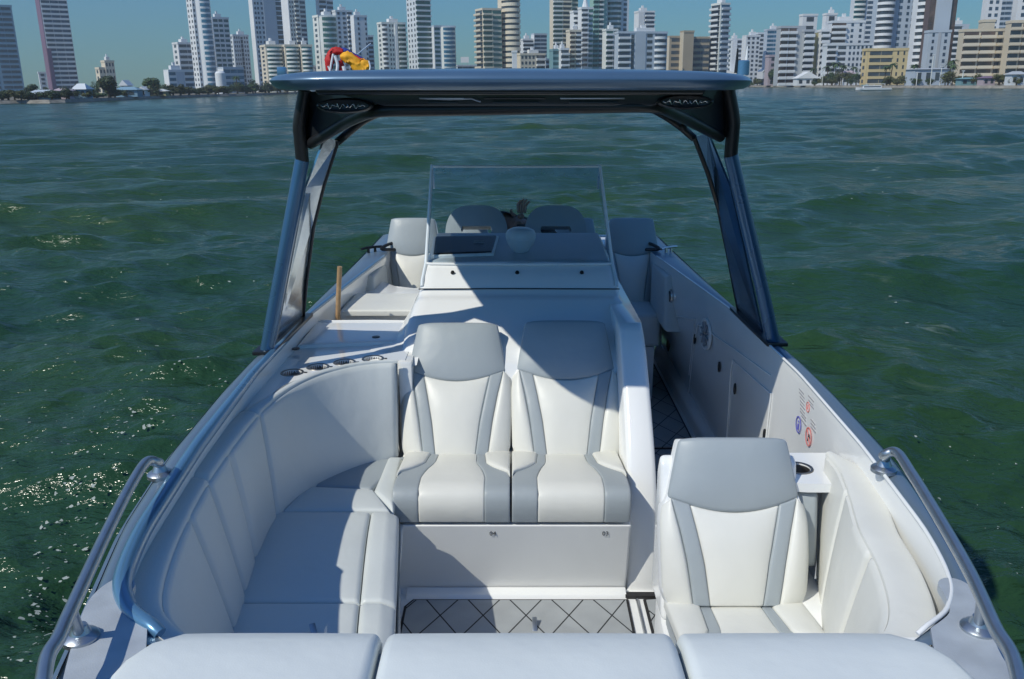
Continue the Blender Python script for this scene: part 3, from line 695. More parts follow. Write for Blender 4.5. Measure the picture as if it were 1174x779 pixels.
B('aisle_handrail', tube(catmull([P(741, 405, y=5.6), P(738, 375, y=5.6), P(742, 364, y=5.6), P(756, 364, y=5.6), P(757, 400, y=5.6)], 5), .008, 8), 'steel')
# stickers on the sunlit part of the wall
def stick(u, v, w, h, m, name='sticker_line', d=.0015):
    p, t, up, n = wall_frame(u, v); V = [p+t*(a*w/2)+up*(b*h/2)+n*c for c in (-.001, d) for a, b in ((-1, -1), (1, -1), (1, 1), (-1, 1))]
    return B(name, (V, [(0, 1, 2, 3), (7, 6, 5, 4), (0, 1, 5, 4), (1, 2, 6, 5), (2, 3, 7, 6), (3, 0, 4, 7)]), m, par=RW)
rr = random.Random(5)
for k in range(9):
    for j in range(2):
        if j == 1 and 3 <= k <= 5: continue
        stick(919+j*11+k*.3+rr.uniform(-.4, .4), 449+k*4.4+j*8.5, .062+rr.uniform(-.012, .01), .0045, 'greyprint')
def ring(u, v, R_, m, inner):
    p, t, up, n = wall_frame(u, v)
    B('safety_sign_ring', grid([[p+(t*math.cos(a)+up*math.sin(a))*r+n*d for a in [k*math.pi/14 for k in range(28)]] for r, d in ((R_, 0), (R_, .002), (R_*.87, .002), (R_*.87, 0))], closeu=True), m, par=RW)
    if inner == 'slash': B('safety_sign_slash', tube([p+(t*-.6+up*.6)*R_+n*.001, p+(t*.6-up*.6)*R_+n*.001], .0018, 6), m, par=RW); B('safety_sign_figure', tube([p+(t*-.1+up*-.5)*R_+n*.001, p+(t*.1+up*.3)*R_+n*.001, p+(t*.4+up*.0)*R_+n*.001], .0022, 6), 'blackprint', par=RW)
    elif inner == 'fig': B('safety_sign_figure', join(tube([p+up*(-.6*R_)+n*.001, p+up*(.1*R_)+n*.001], .0035, 8), lathe([(.001, 0), (.005, .0), (.004, .002)], p+up*(R_*.4)+n*.001, 10, axis=tuple(n))), m, par=RW)
    else: B('safety_sign_figure', tube([p+(up*.5)*R_+n*.001, p+(up*-.4)*R_+n*.001], .002, 6), m, par=RW)
ring(915.5, 487, .033, 'blueprint', 'fig'); ring(927, 501, .036, 'redprint', 'slash'); ring(926.5, 467, .02, 'redprint', 'x')
# ---------------------------------------------------------------- bow rails
def rail(pixbase, pixpath, pixbase2, z0=-1.065, zr=-.975):
    a = P(*pixbase, z=z0); b = P(*pixbase2, z=z0)
    path = [P(u, v, z=zr+dz) for u, v, dz in pixpath]
    tail = path[-1]+(path[-1]-path[-2]).normalized()*.45+Vector((-.0, 0, 0)); tail.x -= math.copysign(.10, tail.x)
    tail2 = tail+Vector((-math.copysign(.25, tail.x), -.25, 0))
    pts = [a, a+Vector((0, 0, .035))]+path+[tail, tail2, tail2+Vector((-math.copysign(.1, tail.x), -.05, -.08))]
    rl = B('bow_rail', tube(catmull(pts, 8), .0138, 14), 'satin')
    near = min(path+[tail], key=lambda q: (q-b).length)
    k2 = catmull(path, 8); near = min(k2, key=lambda q: (q-b-Vector((0, -.03, .09))).length)
    B('rail_post', tube([b, b+(near-b)*.5, near], .011, 12), 'satin', par=rl)
    for q in (a, b): B('rail_foot', lathe([(.036, -.008), (.036, .002), (.032, .006), (.021, .011), (.015, .026)], q+Vector((0, 0, .004)), 24), 'satin', par=rl)
rail((1013, 539), [(1014, 522, -.02), (1028, 519, 0), (1045, 543, 0), (1074, 590, 0), (1111, 655, 0), (1140, 718, 0), (1168, 779, 0)], (1122, 722))
rail((184, 545), [(181, 531, -.02), (168, 530, 0), (150, 557, 0), (122, 612, 0), (95, 670, 0), (69, 728, 0), (50, 779, 0)], (93, 732))
# ---------------------------------------------------------------- hardtop
HX = -.004; HW = .79
def topz(y): return 0
rows = []
plan = []
yf, yr = 2.72, 5.75
for k in range(49):                                        # superellipse plan, flat front edge
    a = math.pi*2*k/48; cx, sy = math.cos(a), math.sin(a)
    plan.append((math.copysign(abs(cx)**.20, cx), math.copysign(abs(sy)**.22, sy)))
plan = plan[:-1]
plan = [p for i, p in enumerate(plan)]
np_ = []
for (a, b), (c, d) in zip(plan, plan[1:]+plan[:1]):
    m_ = 10 if abs(b-d) > .5 else 1
    np_ += [(a+(c-a)*k/m_, b+(d-b)*k/m_) for k in range(m_)]
plan = np_
def hrow(inset, z):
    r = []
    for a, b in plan:
        y = (yf+yr)/2+b*((yr-yf)/2-inset); q_ = min(1, max(0, (y-yf)/1.0)); x = HX+a*(HW+.15*q_*q_*(3-2*q_)-inset)
        arch = -.020*abs(a)**4 if z > .02 else 0
        r.append((x, y+.03*abs(a)**2*(1 if b < 0 else 0), z+arch*.4))
    return r
rows = [hrow(.10, -.010), hrow(.055, -.015), hrow(.03, -.013), hrow(.010, .000), hrow(.001, .015), hrow(.002, .022), hrow(.010, .032), hrow(.03, .040), hrow(.08, .046), hrow(.3, .054)]
ht = B('hardtop', grid(rows, closeu=True, caps=True), 'navy', ang=60)
# light left end colour comes from the sun; the liner and frame hang below
B('hardtop_liner', pad(bil((-.62, 2.86, -.030), (.61, 2.86, -.030), (.61, 5.6, -.030), (-.62, 5.6, -.030)), 1.2, 2.7, th=.03, r=.01, puff=0, up=(0, 0, -1)), 'carbon', par=ht)
lb = B('overhead_box', plate([(-.58, -.02), (-.41, -.066), (.45, -.066), (.60, -.02)], ax='y', lo=2.90, hi=3.3), 'carbon', par=ht, bevel=.01)
for x0, x1 in ((-.33, -.17), (-.10, .12), (.17, .40)):
    B('overhead_trim', boxg(x0*.9, x1*.9, 2.885, 2.898, -.043, -.037), 'satin' if x0 > .1 or x0 < -.3 else 'carbon', par=ht, bevel=.003)
    B('overhead_trim', boxg(x0*.9+.03, x1*.9-.02, 2.885, 2.897, -.056, -.051), 'carbon', par=ht, bevel=.002)
B('hatch_rim', tube([(-.28, 2.89, -.040), (-.20, 2.89, -.043), (-.13, 2.89, -.040), (-.10, 2.89, -.050)], .004, 6), 'satin', par=ht)
def leg(s, foot, top1, top0, panel, gus, oval):
    """tubular leg, sleeve at its head, side panel behind it, brace to the cross tube"""
    a = P(*foot, z=-1.07); b = P(*top1[:2], y=top1[2]); c = P(*top0[:2], y=top0[2])
    lg = B('hardtop_leg', tube([a+Vector((0, 0, -.01)), a.lerp(b, .3), a.lerp(b, .7), b], .0285, 20), 'metal')
    B('leg_sleeve', tube(catmull([a.lerp(b, .97), b, b.lerp(c, .35)+Vector((s*.012, 0, 0)), b.lerp(c, .55)+Vector((s*.016, 0, 0)), c], 6), .026, 18), 'black', par=lg)
    pp = [P(u, v, y=y) for u, v, y in panel]
    n = (pp[1]-pp[0]).cross(pp[-1]-pp[0]).normalized()*.004
    V = [q+n for q in pp]+[q-n for q in pp]; m = len(pp)
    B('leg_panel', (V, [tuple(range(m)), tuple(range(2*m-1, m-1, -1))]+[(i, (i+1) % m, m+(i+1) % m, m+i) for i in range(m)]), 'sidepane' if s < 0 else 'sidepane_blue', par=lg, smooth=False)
    B('leg_rear_edge', tube([pp[0], pp[1], pp[2], pp[3], P(*gus[2])+Vector((0, 0, 0))] if False else pp[1:6], .010, 8), 'black', par=lg)
    B('leg_foot', plate([(a.x-.045, a.y-.045), (a.x+.045, a.y-.045), (pp[1].x+.045, pp[1].y+.03), (pp[1].x-.045, pp[1].y+.03)], ax='z', lo=-1.072, hi=-1.055), 'black', par=lg, bevel=.004)
    br = [P(u, v, y=y) for u, v, y in gus]
    B('roof_brace', tube(catmull(br, 8), .021, 14), 'black', par=lg)
    # dark gusset with an oval lamp
    g = [c+Vector((0, .0, -.005)), b.lerp(c, .25), br[0], br[1], br[2], br[3], br[3]+Vector((0, 0, .07))]
    g = [Vector((q.x, q.y+.03, q.z)) for q in g]; m = len(g); n = Vector((0, .015, 0))
    V = [q+n for q in g]+[q-n for q in g]
    gs = B('roof_gusset', (V, [tuple(range(m)), tuple(range(2*m-1, m-1, -1))]+[(i, (i+1) % m, m+(i+1) % m, m+i) for i in range(m)]), 'carbon', par=lg)
    o = P(*oval, y=2.88)
    B('speaker_housing', grid([[o+Vector((math.cos(t)*w, d, math.sin(t)*h)) for t in [k*math.pi/14 for k in range(28)]] for w, h, d in ((.090, .024, .05), (.090, .024, 0), (.082, .019, -.008), (.078, .015, -.004), (.02, .005, -.002))], closeu=True, caps=True), 'black', par=ht)
    for k in range(13):
        x = -.066+.0104*k; zz = .007*math.sin(k*2.3)-.002; B('speaker_grille_link', tube(catmull([o+Vector((x-.007, -.010, -zz*.8)), o+Vector((x, -.013, zz)), o+Vector((x+.008, -.010, -zz*.5))], 3), .0016, 6), 'steel', par=ht)
leg(-1, (305, 404), (346.5, 184, 3.50), (350, 104, 3.46),
    [(315, 398, 3.62), (347, 367, 4.05), (351, 322, 3.88), (359, 260, 3.70), (371, 212, 3.62), (387, 162, 3.58), (372, 158, 3.55), (350, 215, 3.53)],
    [(356, 165, 3.50), (388, 146, 3.30), (408, 135, 3.08), (434, 127.5, 2.93), (500, 126, 2.93), (590, 124.5, 2.93)], (395, 121.5))
leg(1, (888, 394), (838, 178, 3.50), (834, 99, 3.46),
    [(876, 388, 3.74), (848, 362, 4.17), (834, 289, 3.95), (824, 240, 3.78), (812, 200, 3.70), (796, 158, 3.64), (812, 152, 3.61), (838, 215, 3.60)],
    [(826, 157, 3.50), (795, 141, 3.30), (772, 130, 3.08), (748, 122.5, 2.93), (670, 123, 2.93), (590, 124.5, 2.93)], (786, 117))
for q_ in ([(387, 163, 3.60), (394, 157, 3.62), (402, 150, 3.62), (418, 138, 3.6), (440, 127, 3.5)], [(796, 159, 3.66), (789, 153, 3.66), (781, 146, 3.64), (764, 134, 3.6), (744, 123, 3.5)]):
    B('rear_brace', tube(catmull([P(*t[:2], y=t[2]) for t in q_], 5), .016, 10), 'black', par=ht)
for s, u in ((-1, 402), (1, 782)):
    p = P(u, 150 if s < 0 else 146, y=3.64); B('brace_bolt', lathe([(.016, -.02), (.016, .02), (.008, .026)], p, 10, axis=(0, -1, 0)), 'black', par=ht)
# antenna base, whip and light on the roof
pa = P(852, 79, y=3.5)
B('antenna_base', lathe([(.024, -.02), (.023, .03), (.016, .034)], (pa.x, 3.5, .058), 20), 'blueparts', par=ht)
B('antenna_whip', lathe([(.008, 0), (.003, .09)], (pa.x-.026, 3.5, .045), 8), 'black', par=ht)
B('antenna_whip', lathe([(.010, 0), (.002, .10)], (pa.x+.026, 3.56, .045), 8), 'gelr', par=ht)
pb = P(323, 82, y=4.4)
B('roof_fitting', boxg(pb.x-.02, pb.x+.022, 4.38, 4.42, .04, .085), 'blueparts', par=ht, bevel=.008)
# ================================================================ loose things on board
pole = Thing('wooden_pole', P(387, 372, y=4.33), 'thin varnished wooden pole standing upright by the left side of the cockpit', 'pole')
mk('shaft', *tube([P(387, 375, y=4.33), P(388, 340, y=4.32), P(389.5, 306, y=4.31)], .0125, 12), 'wood', pole)
# bunched flag on the hardtop
fz = .052
flag = Thing('bunched_flag', P(400, 83, y=3.62), 'bunched yellow, blue and red cloth flag tied up with cords on top of the hardtop', 'flag')
def FP(u, v, dy=0): return P(u, v, y=3.62+dy)
def sack(name, path, rr_, m, fold=.3, seed=1):
    rg = random.Random(seed); path = catmull(path, 6); n = len(path); k = len(rr_)
    R_ = []
    for i in range(n):
        t = i/(n-1)*(k-1); j = min(int(t), k-2); R_.append(rr_[j]+(rr_[j+1]-rr_[j])*(t-j))
    V, Fc = tube(path, .01, 20, rr=R_)
    out = []
    for idx, v in enumerate(V):
        i, j = divmod(idx, 20); c = path[min(i, n-1)]; v = Vector(v)
        f = 1+fold*math.sin(j*2*math.pi/20*5+i*.5)*.5+fold*.4*math.sin(j*2.2+i*.9+seed)
        out.append(c+(v-c)*f)
    return mk(name, out, Fc, m, flag, ang=80)
sack('yellow_cloth', [FP(390, 65), FP(397, 66), FP(404, 69), FP(411, 76), FP(418, 77), FP(424, 77)], [.006, .020, .020, .026, .028, .022], 'yellow', .35, 1)
sack('red_cloth', [FP(377, 82, .02), FP(377.5, 70, .02), FP(380, 61, .02), FP(386, 58.5, .02), FP(393, 60, .02)], [.008, .018, .012, .014, .010], 'red', .3, 2)
sack('blue_cloth', [FP(388, 58.5, .03), FP(395, 59.5, .03), FP(404, 64, .03), FP(414, 69, .03), FP(420, 70, .03)], [.008, .014, .012, .010, .006], 'blue', .3, 3)
sack('red_fold', [FP(400, 61, .01), FP(408, 66, .01), FP(418, 70, .0)], [.004, .006, .003], 'red', .3, 7)
sack('orange_fold', [FP(389, 70), FP(391, 77), FP(393, 83.5)], [.012, .014, .010], MT['red'], .3, 5)
for pts, r in (([(382, 62), (380, 72), (378, 84)], .004), ([(384, 64), (387, 74), (386, 84)], .006), ([(394, 76), (395, 80), (396, 85)], .008), ([(423, 70), (424.5, 77), (423, 83)], .003), ([(376, 76), (379, 83)], .003)):
    mk('cord', *tube(catmull([FP(u, v, -.03) for u, v in pts], 4), r, 8), 'whitecloth', flag)
mk('flag_stick', *tube([FP(408, 64, .1), FP(425, 50, .3)], .002, 6), 'dome', flag)
# ---------------------------------------------------------------- person bending behind the helm seats
pc = Vector((.06, 5.60, -2.0))
man = Thing('person', pc, 'person in a black top bending forward between the two helm seats with one hand raised', 'person')
def skinmesh(name, verts, edges, radii, m, par, sub_=2):
    me = bpy.data.meshes.new(name); me.from_pydata([tuple(Vector(v)-par.off) for v in verts], edges, []); 
    o = bpy.data.objects.new(name, me); COL.objects.link(o)
    sk = o.modifiers.new('skin', 'SKIN'); sk.use_smooth_shade = True
    for i, r in enumerate(radii):
        d = me.skin_vertices[0].data[i]; d.radius = r if isinstance(r, tuple) else (r, r); d.use_root = (i == 0)
    s_ = o.modifiers.new('sub', 'SUBSURF'); s_.levels = sub_; s_.render_levels = sub_
    bpy.context.view_layer.update()
    me2 = bpy.data.meshes.new_from_object(o.evaluated_get(bpy.context.evaluated_depsgraph_get()))
    bpy.data.objects.remove(o); me2.name = name; me2.materials.clear(); me2.materials.append(MT[m]); me2.shade_smooth()
    ob = bpy.data.objects.new(name, me2); COL.objects.link(ob); ob.parent = par.o; return ob
# crouching: pelvis, spine leaning toward the bow, bowed head, legs folded, left arm down, right arm raised with the hand on the seat
pv = Vector((.06, 5.85, -1.50))
shoR, shoL = Vector((-.10, 5.52, -.80)), Vector((.24, 5.56, -.92))
verts = [pv, pv+Vector((0, -.10, .20)), pv+Vector((0, -.22, .42)), Vector((.065, 5.50, -.90)), Vector((.06, 5.40, -.90)), Vector((.055, 5.33, -.94)),
         shoR, Vector((-.02, 5.38, -1.02)), Vector((.05, 5.40, -.80)),
         shoL, Vector((.33, 5.62, -1.15)), Vector((.30, 5.5, -1.35)),
         pv+Vector((-.11, 0, -.03)), pv+Vector((-.16, -.36, -.06)), pv+Vector((-.15, -.20, -.44)), pv+Vector((-.15, -.34, -.48)),
         pv+Vector((.11, 0, -.03)), pv+Vector((.16, -.36, -.06)), pv+Vector((.15, -.20, -.44)), pv+Vector((.15, -.34, -.48))]
edges = [(0, 1), (1, 2), (2, 3), (3, 4), (4, 5), (3, 6), (6, 7), (7, 8), (3, 9), (9, 10), (10, 11), (0, 12), (12, 13), (13, 14), (14, 15), (0, 16), (16, 17), (17, 18), (18, 19)]
radii = [.13, .12, .14, .09, .055, .085, .062, .043, .026, .062, .045, .03, .09, .065, .045, .035, .09, .065, .045, .035]
body = skinmesh('body', verts, edges, radii, 'skin', man)
# clothes over the torso and upper arms
tv = [pv, pv+Vector((0, -.10, .20)), pv+Vector((0, -.22, .42)), Vector((.065, 5.50, -.905)), shoR, Vector((-.025, 5.385, -1.01)), shoL, Vector((.32, 5.61, -1.12))]
skinmesh('black_top', tv, [(0, 1), (1, 2), (2, 3), (3, 4), (4, 5), (3, 6), (6, 7)], [.145, .135, .152, .10, .072, .054, .072, .056], 'shirt', man)
hd = Vector((.055, 5.33, -.93))
hv, hf = lathe([(.01, .088), (.05, .078), (.078, .045), (.088, 0), (.084, -.03)], (0, 0, 0), 20)
Rh = Matrix.Translation(hd+Vector((0, -.01, .02))) @ Matrix.Rotation(rad(-20), 4, 'X')
mk('hair', [Rh @ Vector(v) for v in hv], hf, 'hair', man)
# the raised hand: palm and five fingers lying over the seat edge
palm = Vector((.05, 5.40, -.80))
hvts = [palm, palm+Vector((.01, -.01, .045))]; hed = [(0, 1)]; hr = [.026, (.034, .016)]
skinmesh('palm', hvts, hed, hr, 'skin', man)
for i, (dx, L_) in enumerate(((-.028, .058), (-.009, .070), (.010, .066), (.028, .052))):
    a = palm+Vector((.01+dx*.7, -.01, .07)); 
    skinmesh('finger', [a-Vector((0, 0, .03)), a+Vector((dx*.2, 0, L_*.4)), a+Vector((dx*.3+.012, -.014, L_*.75)), a+Vector((dx*.3+.022, -.034, L_*.9))], [(0, 1), (1, 2), (2, 3)], [.0095, .0088, .008, .007], 'skin', man, 1)
a = palm+Vector((-.022, -.01, .02))
skinmesh('thumb', [a, a+Vector((-.03, -.012, .022)), a+Vector((-.036, -.022, .05))], [(0, 1), (1, 2)], [.012, .011, .009], 'skin', man, 1)
def merge(dst, obs):
    bm = bmesh.new(); bm.from_mesh(dst.data)
    for o in obs: bm.from_mesh(o.data); bpy.data.objects.remove(o)
    bm.to_mesh(dst.data); bm.free(); dst.data.shade_smooth()
merge(body, [o for o in man.o.children if o.name.split('.')[0] in ('palm', 'finger', 'thumb')])
mk('wristband', *tube([palm+Vector((.03*math.cos(t), .0+.03*math.sin(t), -.030)) for t in [k*math.pi/8 for k in range(17)]], .005, 6), 'black', man)
# ================================================================ sea, sky, shore, city
SUN = Vector((-.73, -.60, 1.0)).normalized()
sun = bpy.data.lights.new('sun', 'SUN'); sun.energy = 4.4; sun.angle = rad(.53); sun.color = (1, .965, .85)
so = bpy.data.objects.new('sun', sun); COL.objects.link(so); so.rotation_euler = SUN.to_track_quat('Z', 'Y').to_euler(); so.location = (-20, -10, 30)
wd = bpy.data.worlds.new('World'); scene.world = wd; wd.use_nodes = True
nt = wd.node_tree; bg = nt.nodes['Background']; sky = nt.nodes.new('ShaderNodeTexSky'); sky.sky_type = 'NISHITA'; sky.sun_disc = False
sky.sun_elevation = math.asin(SUN.z); sky.sun_rotation = math.atan2(SUN.x, SUN.y)
sky.altitude = 4000; sky.air_density = 3.0; sky.dust_density = 0.0; sky.ozone_density = 10.0
tint = nt.nodes.new('ShaderNodeVectorMath'); tint.operation = 'MULTIPLY'; tint.inputs[1].default_value = (.27, .57, .86)
nt.links.new(sky.outputs[0], tint.inputs[0]); nt.links.new(tint.outputs[0], bg.inputs[0]); bg.inputs[1].default_value = .135
scene.view_settings.view_transform = 'Standard'; scene.view_settings.look = 'None'; scene.view_settings.exposure = -.30; scene.view_settings.gamma = 1
# ---- water
wr = np.random.default_rng(5); waves = []
lam = np.exp(wr.uniform(math.log(.22), math.log(9.0), 150)); main = rad(-78)
for L in lam:
    th = main+wr.normal(0, .55 if L < 3 else .3); k = 2*math.pi/L
    st_ = .20 if L < .7 else (.16 if L < 1.6 else (.095 if L < 3.5 else .06))
    waves.append((L, math.cos(th)*k, math.sin(th)*k, st_*L/(2*math.pi)*wr.uniform(.5, 1.1)*.42, wr.uniform(0, 6.28)))
def hgt(x, y, sp=None):
    x = np.asarray(x, float); y = np.asarray(y, float); z = np.zeros_like(x); dx = np.zeros_like(x); dy = np.zeros_like(x)
    # slow patchiness so that the chop is not the same everywhere
    patch = .8+.35*np.sin(x*.23+1.3*np.sin(y*.11))*np.sin(y*.31+x*.07)+.25*np.sin(x*.05+y*.083+2)
    for L, kx, ky, a, ph in waves:
        A = a*(patch if L < 3 else 1.0)
        if sp is not None: A = A*np.clip(L/(sp*2.6)-.6, 0, 1)
        t = kx*x+ky*y+ph; z += A*np.cos(t); q = A*np.sin(t)/math.hypot(kx, ky); dx -= kx*q*.75; dy -= ky*q*.75
    # wake swell either side of the boat
    for s in (-1, 1):
        d = (x*s-1.1)*.80-(y-2.5)*.32; e = np.exp(-((d-2.6)/2.2)**2)*np.clip((x*s-.5)/2.0, 0, 1); e = e*np.clip((16-y)/8, 0, 1); z += e*.13*np.cos(2*math.pi*d/3.1)
    return z, dx, dy
NR, NA = 1050, 760
rr_ = 1.2*np.exp(np.linspace(0, math.log(14000/1.2), NR)); an = np.linspace(rad(-62), rad(62), NA)
Rg, Ag = np.meshgrid(rr_, an, indexing='ij'); X = Rg*np.sin(Ag); Y = Rg*np.cos(Ag)-1.0
sp = np.maximum(Rg*(math.log(14000/1.2)/NR), Rg*(rad(124)/NA))
z, dx, dy = hgt(X, Y, sp)
Vw = np.stack([X+dx, Y+dy, z], -1).reshape(-1, 3).astype(np.float32)
idx = np.arange(NR*NA).reshape(NR, NA); fw = np.stack([idx[:-1, :-1], idx[:-1, 1:], idx[1:, 1:], idx[1:, :-1]], -1).reshape(-1, 4)[:, ::-1]
me = bpy.data.meshes.new('water'); me.vertices.add(len(Vw)); me.vertices.foreach_set('co', Vw.ravel())
me.loops.add(fw.size); me.loops.foreach_set('vertex_index', fw.ravel().astype(np.int32)); me.polygons.add(len(fw))
me.polygons.foreach_set('loop_start', (np.arange(len(fw))*4).astype(np.int32)); me.polygons.foreach_set('loop_total', np.full(len(fw), 4, np.int32))
me.update(); me.validate(); me.shade_smooth()
wm = bpy.data.materials.new('sea_water'); wm.use_nodes = True; nt = wm.node_tree; b = nt.nodes['Principled BSDF']
b.inputs['Roughness'].default_value = .14; b.inputs['IOR'].default_value = 1.30; b.inputs['Specular IOR Level'].default_value = .5
tc = nt.nodes.new('ShaderNodeTexCoord')
n1 = nt.nodes.new('ShaderNodeTexNoise'); n1.inputs['Scale'].default_value = .12; n1.inputs['Detail'].default_value = 6; nt.links.new(tc.outputs['Object'], n1.inputs['Vector'])
cr = nt.nodes.new('ShaderNodeValToRGB'); cr.color_ramp.elements[0].position = .35; cr.color_ramp.elements[0].color = (.014, .050, .028, 1); cr.color_ramp.elements[1].position = .7; cr.color_ramp.elements[1].color = (.026, .062, .016, 1)
nt.links.new(n1.outputs['Fac'], cr.inputs[0])
# thin whitish foam streaks, sun glitter on the chop painted in with them
mp = nt.nodes.new('ShaderNodeMapping'); mp.inputs['Scale'].default_value = (.55, 1.6, 1); mp.inputs['Rotation'].default_value = (0, 0, .25); nt.links.new(tc.outputs['Object'], mp.inputs[0])
n2 = nt.nodes.new('ShaderNodeTexNoise'); n2.inputs['Scale'].default_value = 2.2; n2.inputs['Detail'].default_value = 9; n2.inputs['Roughness'].default_value = .68; n2.inputs['Distortion'].default_value = .8; nt.links.new(mp.outputs[0], n2.inputs['Vector'])
n3 = nt.nodes.new('ShaderNodeTexNoise'); n3.inputs['Scale'].default_value = .10; n3.inputs['Detail'].default_value = 2; nt.links.new(tc.outputs['Object'], n3.inputs['Vector'])
m1 = nt.nodes.new('ShaderNodeMapRange'); m1.inputs[1].default_value = .60; m1.inputs[2].default_value = .72; nt.links.new(n2.outputs['Fac'], m1.inputs[0])
m3 = nt.nodes.new('ShaderNodeMapRange'); m3.inputs[1].default_value = .50; m3.inputs[2].default_value = .68; nt.links.new(n3.outputs['Fac'], m3.inputs[0])
mm = nt.nodes.new('ShaderNodeMath'); mm.operation = 'MULTIPLY'; nt.links.new(m1.outputs[0], mm.inputs[0]); nt.links.new(m3.outputs[0], mm.inputs[1])
m4 = nt.nodes.new('ShaderNodeMath'); m4.operation = 'MULTIPLY'; m4.inputs[1].default_value = .85; nt.links.new(mm.outputs[0], m4.inputs[0])
mx = nt.nodes.new('ShaderNodeMix'); mx.data_type = 'RGBA'; nt.links.new(m4.outputs[0], mx.inputs[0]); nt.links.new(cr.outputs[0], mx.inputs[6]); mx.inputs[7].default_value = (.30, .36, .34, 1)
nt.links.new(mx.outputs[2], b.inputs['Base Color'])
bp = None
for sc_, ds, stg, dist in ((7, 3, 1.0, .036), (1.6, 6, 1.0, .17), (.30, 4, .6, .35)):
    n = nt.nodes.new('ShaderNodeTexNoise'); n.inputs['Scale'].default_value = sc_; n.inputs['Detail'].default_value = ds; n.inputs['Roughness'].default_value = .55
    mq = nt.nodes.new('ShaderNodeMapping'); mq.inputs['Scale'].default_value = (.6, 1.4, 1); mq.inputs['Rotation'].default_value = (0, 0, .15+.2*ds)
    nt.links.new(tc.outputs['Object'], mq.inputs[0]); nt.links.new(mq.outputs[0], n.inputs['Vector'])
    q = nt.nodes.new('ShaderNodeBump'); q.inputs['Strength'].default_value = stg; q.inputs['Distance'].default_value = dist
    nt.links.new(n.outputs['Fac'], q.inputs['Height'])
    if bp: nt.links.new(bp.outputs[0], q.inputs['Normal'])
    bp = q
nt.links.new(bp.outputs[0], b.inputs['Normal'])
me.materials.append(wm); wo = bpy.data.objects.new('water', me); COL.objects.link(wo); props(wo, 'green choppy sea water round the boat', 'water', kind='structure')
# ---- foam flakes drifting beside the hull
fr = random.Random(3); FV = []; FF = []
def flake(p, r):
    r *= .8; n = fr.choice((7, 9, 11)); a0 = fr.uniform(0, 6); k = len(FV); el = fr.uniform(.5, 1.0)
    xs = []; ys = []
    for i in range(n):
        q = r*fr.uniform(.35, 1.25); a = a0+2*math.pi*i/n; xs.append(p.x+q*math.cos(a)); ys.append(p.y+q*math.sin(a)*el)
    zz, _, _ = hgt(np.array(xs), np.array(ys))
    for i in range(n): FV.append((xs[i], ys[i], float(zz[i])+.005))
    FF.append(tuple(range(k, k+n)))
for (cu, cv, su, sv, N, r0) in ((232, 440, 22, 10, 70, .022), (165, 480, 28, 22, 150, .016), (120, 480, 30, 26, 90, .012), (120, 560, 30, 35, 120, .014), (75, 600, 22, 26, 130, .016), (45, 665, 24, 24, 170, .016), (50, 560, 40, 70, 120, .010), (20, 740, 15, 25, 70, .018),
                                (1120, 560, 30, 30, 26, .012), (1135, 610, 20, 60, 30, .015), (1150, 690, 14, 40, 20, .015), (1080, 505, 50, 16, 30, .009), (20, 480, 20, 60, 20, .014)):
    for _ in range(int(N*.36)):
        u = fr.gauss(cu, su); v = fr.gauss(cv, sv)
        if v < 150: continue
        flake(W(u, v, z=0), r0*fr.choice((.4, .5, .6, .8, 1, 1.2, 1.8)))
for _ in range(60):
    flake(W(fr.choice((fr.uniform(0, 300), fr.uniform(880, 1174))), fr.uniform(190, 420), z=0), fr.uniform(.012, .04))
MT['foam'] = mat('sea_foam', (.32, .36, .33), .8, noise=(30, .2))
fo = mk('foam', FV, FF, 'foam', NOREC, smooth=False); props(fo, 'small white foam flakes floating beside the hull', 'foam', kind='stuff')
# ---- the air over the bay
hz = bpy.data.materials.new('haze_air'); hz.use_nodes = True; nt = hz.node_tree; nt.nodes.clear()
o_ = nt.nodes.new('ShaderNodeOutputMaterial'); pv_ = nt.nodes.new('ShaderNodeVolumePrincipled'); pv_.inputs['Density'].default_value = .00028; pv_.inputs['Color'].default_value = (.80, .88, .95, 1); pv_.inputs['Anisotropy'].default_value = .2
nt.links.new(pv_.outputs[0], o_.inputs['Volume'])
MT['haze'] = hz
ho = mk('haze', *boxg(-1500, 1500, -60, 1600, -3.2, 420), 'haze', NOREC, smooth=False); props(ho, 'thin pale haze over the bay and the city', 'haze', kind='stuff')
# ---- land
MT['ground'] = mat('dry_ground', (.16, .14, .10), .9, noise=(.05, .3))
MT['stone'] = mat('shore_stone', (.26, .24, .20), .85, noise=(.8, .35))
SH = [(-260, 130), (0, 120), (75, 118.5), (150, 114.8), (225, 111.8), (300, 109.6), (345, 107.5), (450, 104.5), (600, 101.6), (760, 100.2), (880, 100.1), (950, 100.7), (1030, 101.2), (1100, 101.6), (1174, 101.8), (1500, 103)]
shore = [W(u, v, z=0) for u, v in SH]
def shore_y(u, back=0, z=1.0):
    """a point on land on the viewing direction of column u, 'back' metres behind the water's edge"""
    for (a, b), (c, d) in zip(SH, SH[1:]):
        if a <= u <= c: v = b+(d-b)*(u-a)/(c-a)
    p = W(u, v, z=0); r = Vector((p.x, p.y, 0)); return r*(1+back/r.length)+Vector((0, 0, z))
far = [Vector((-9000, 300, 0)), Vector((-9000, 6000, 0)), Vector((9000, 6000, 0)), Vector((9000, 200, 0))]
sh2 = catmull([Vector((p.x, p.y, 0)) for p in shore], 4)
top2 = [p*(1+1.2/p.length)+Vector((0, 0, .9)) for p in sh2]
land = plate([(p.x, p.y) for p in top2]+[(9000, 200), (9000, 9000), (-9000, 9000), (-9000, 300)], ax='z', lo=-2, hi=.9)
lo_ = mk('ground', land[0], land[1], 'ground', NOREC, smooth=False); props(lo_, 'low ground of the far shore under the city', 'ground', kind='structure')
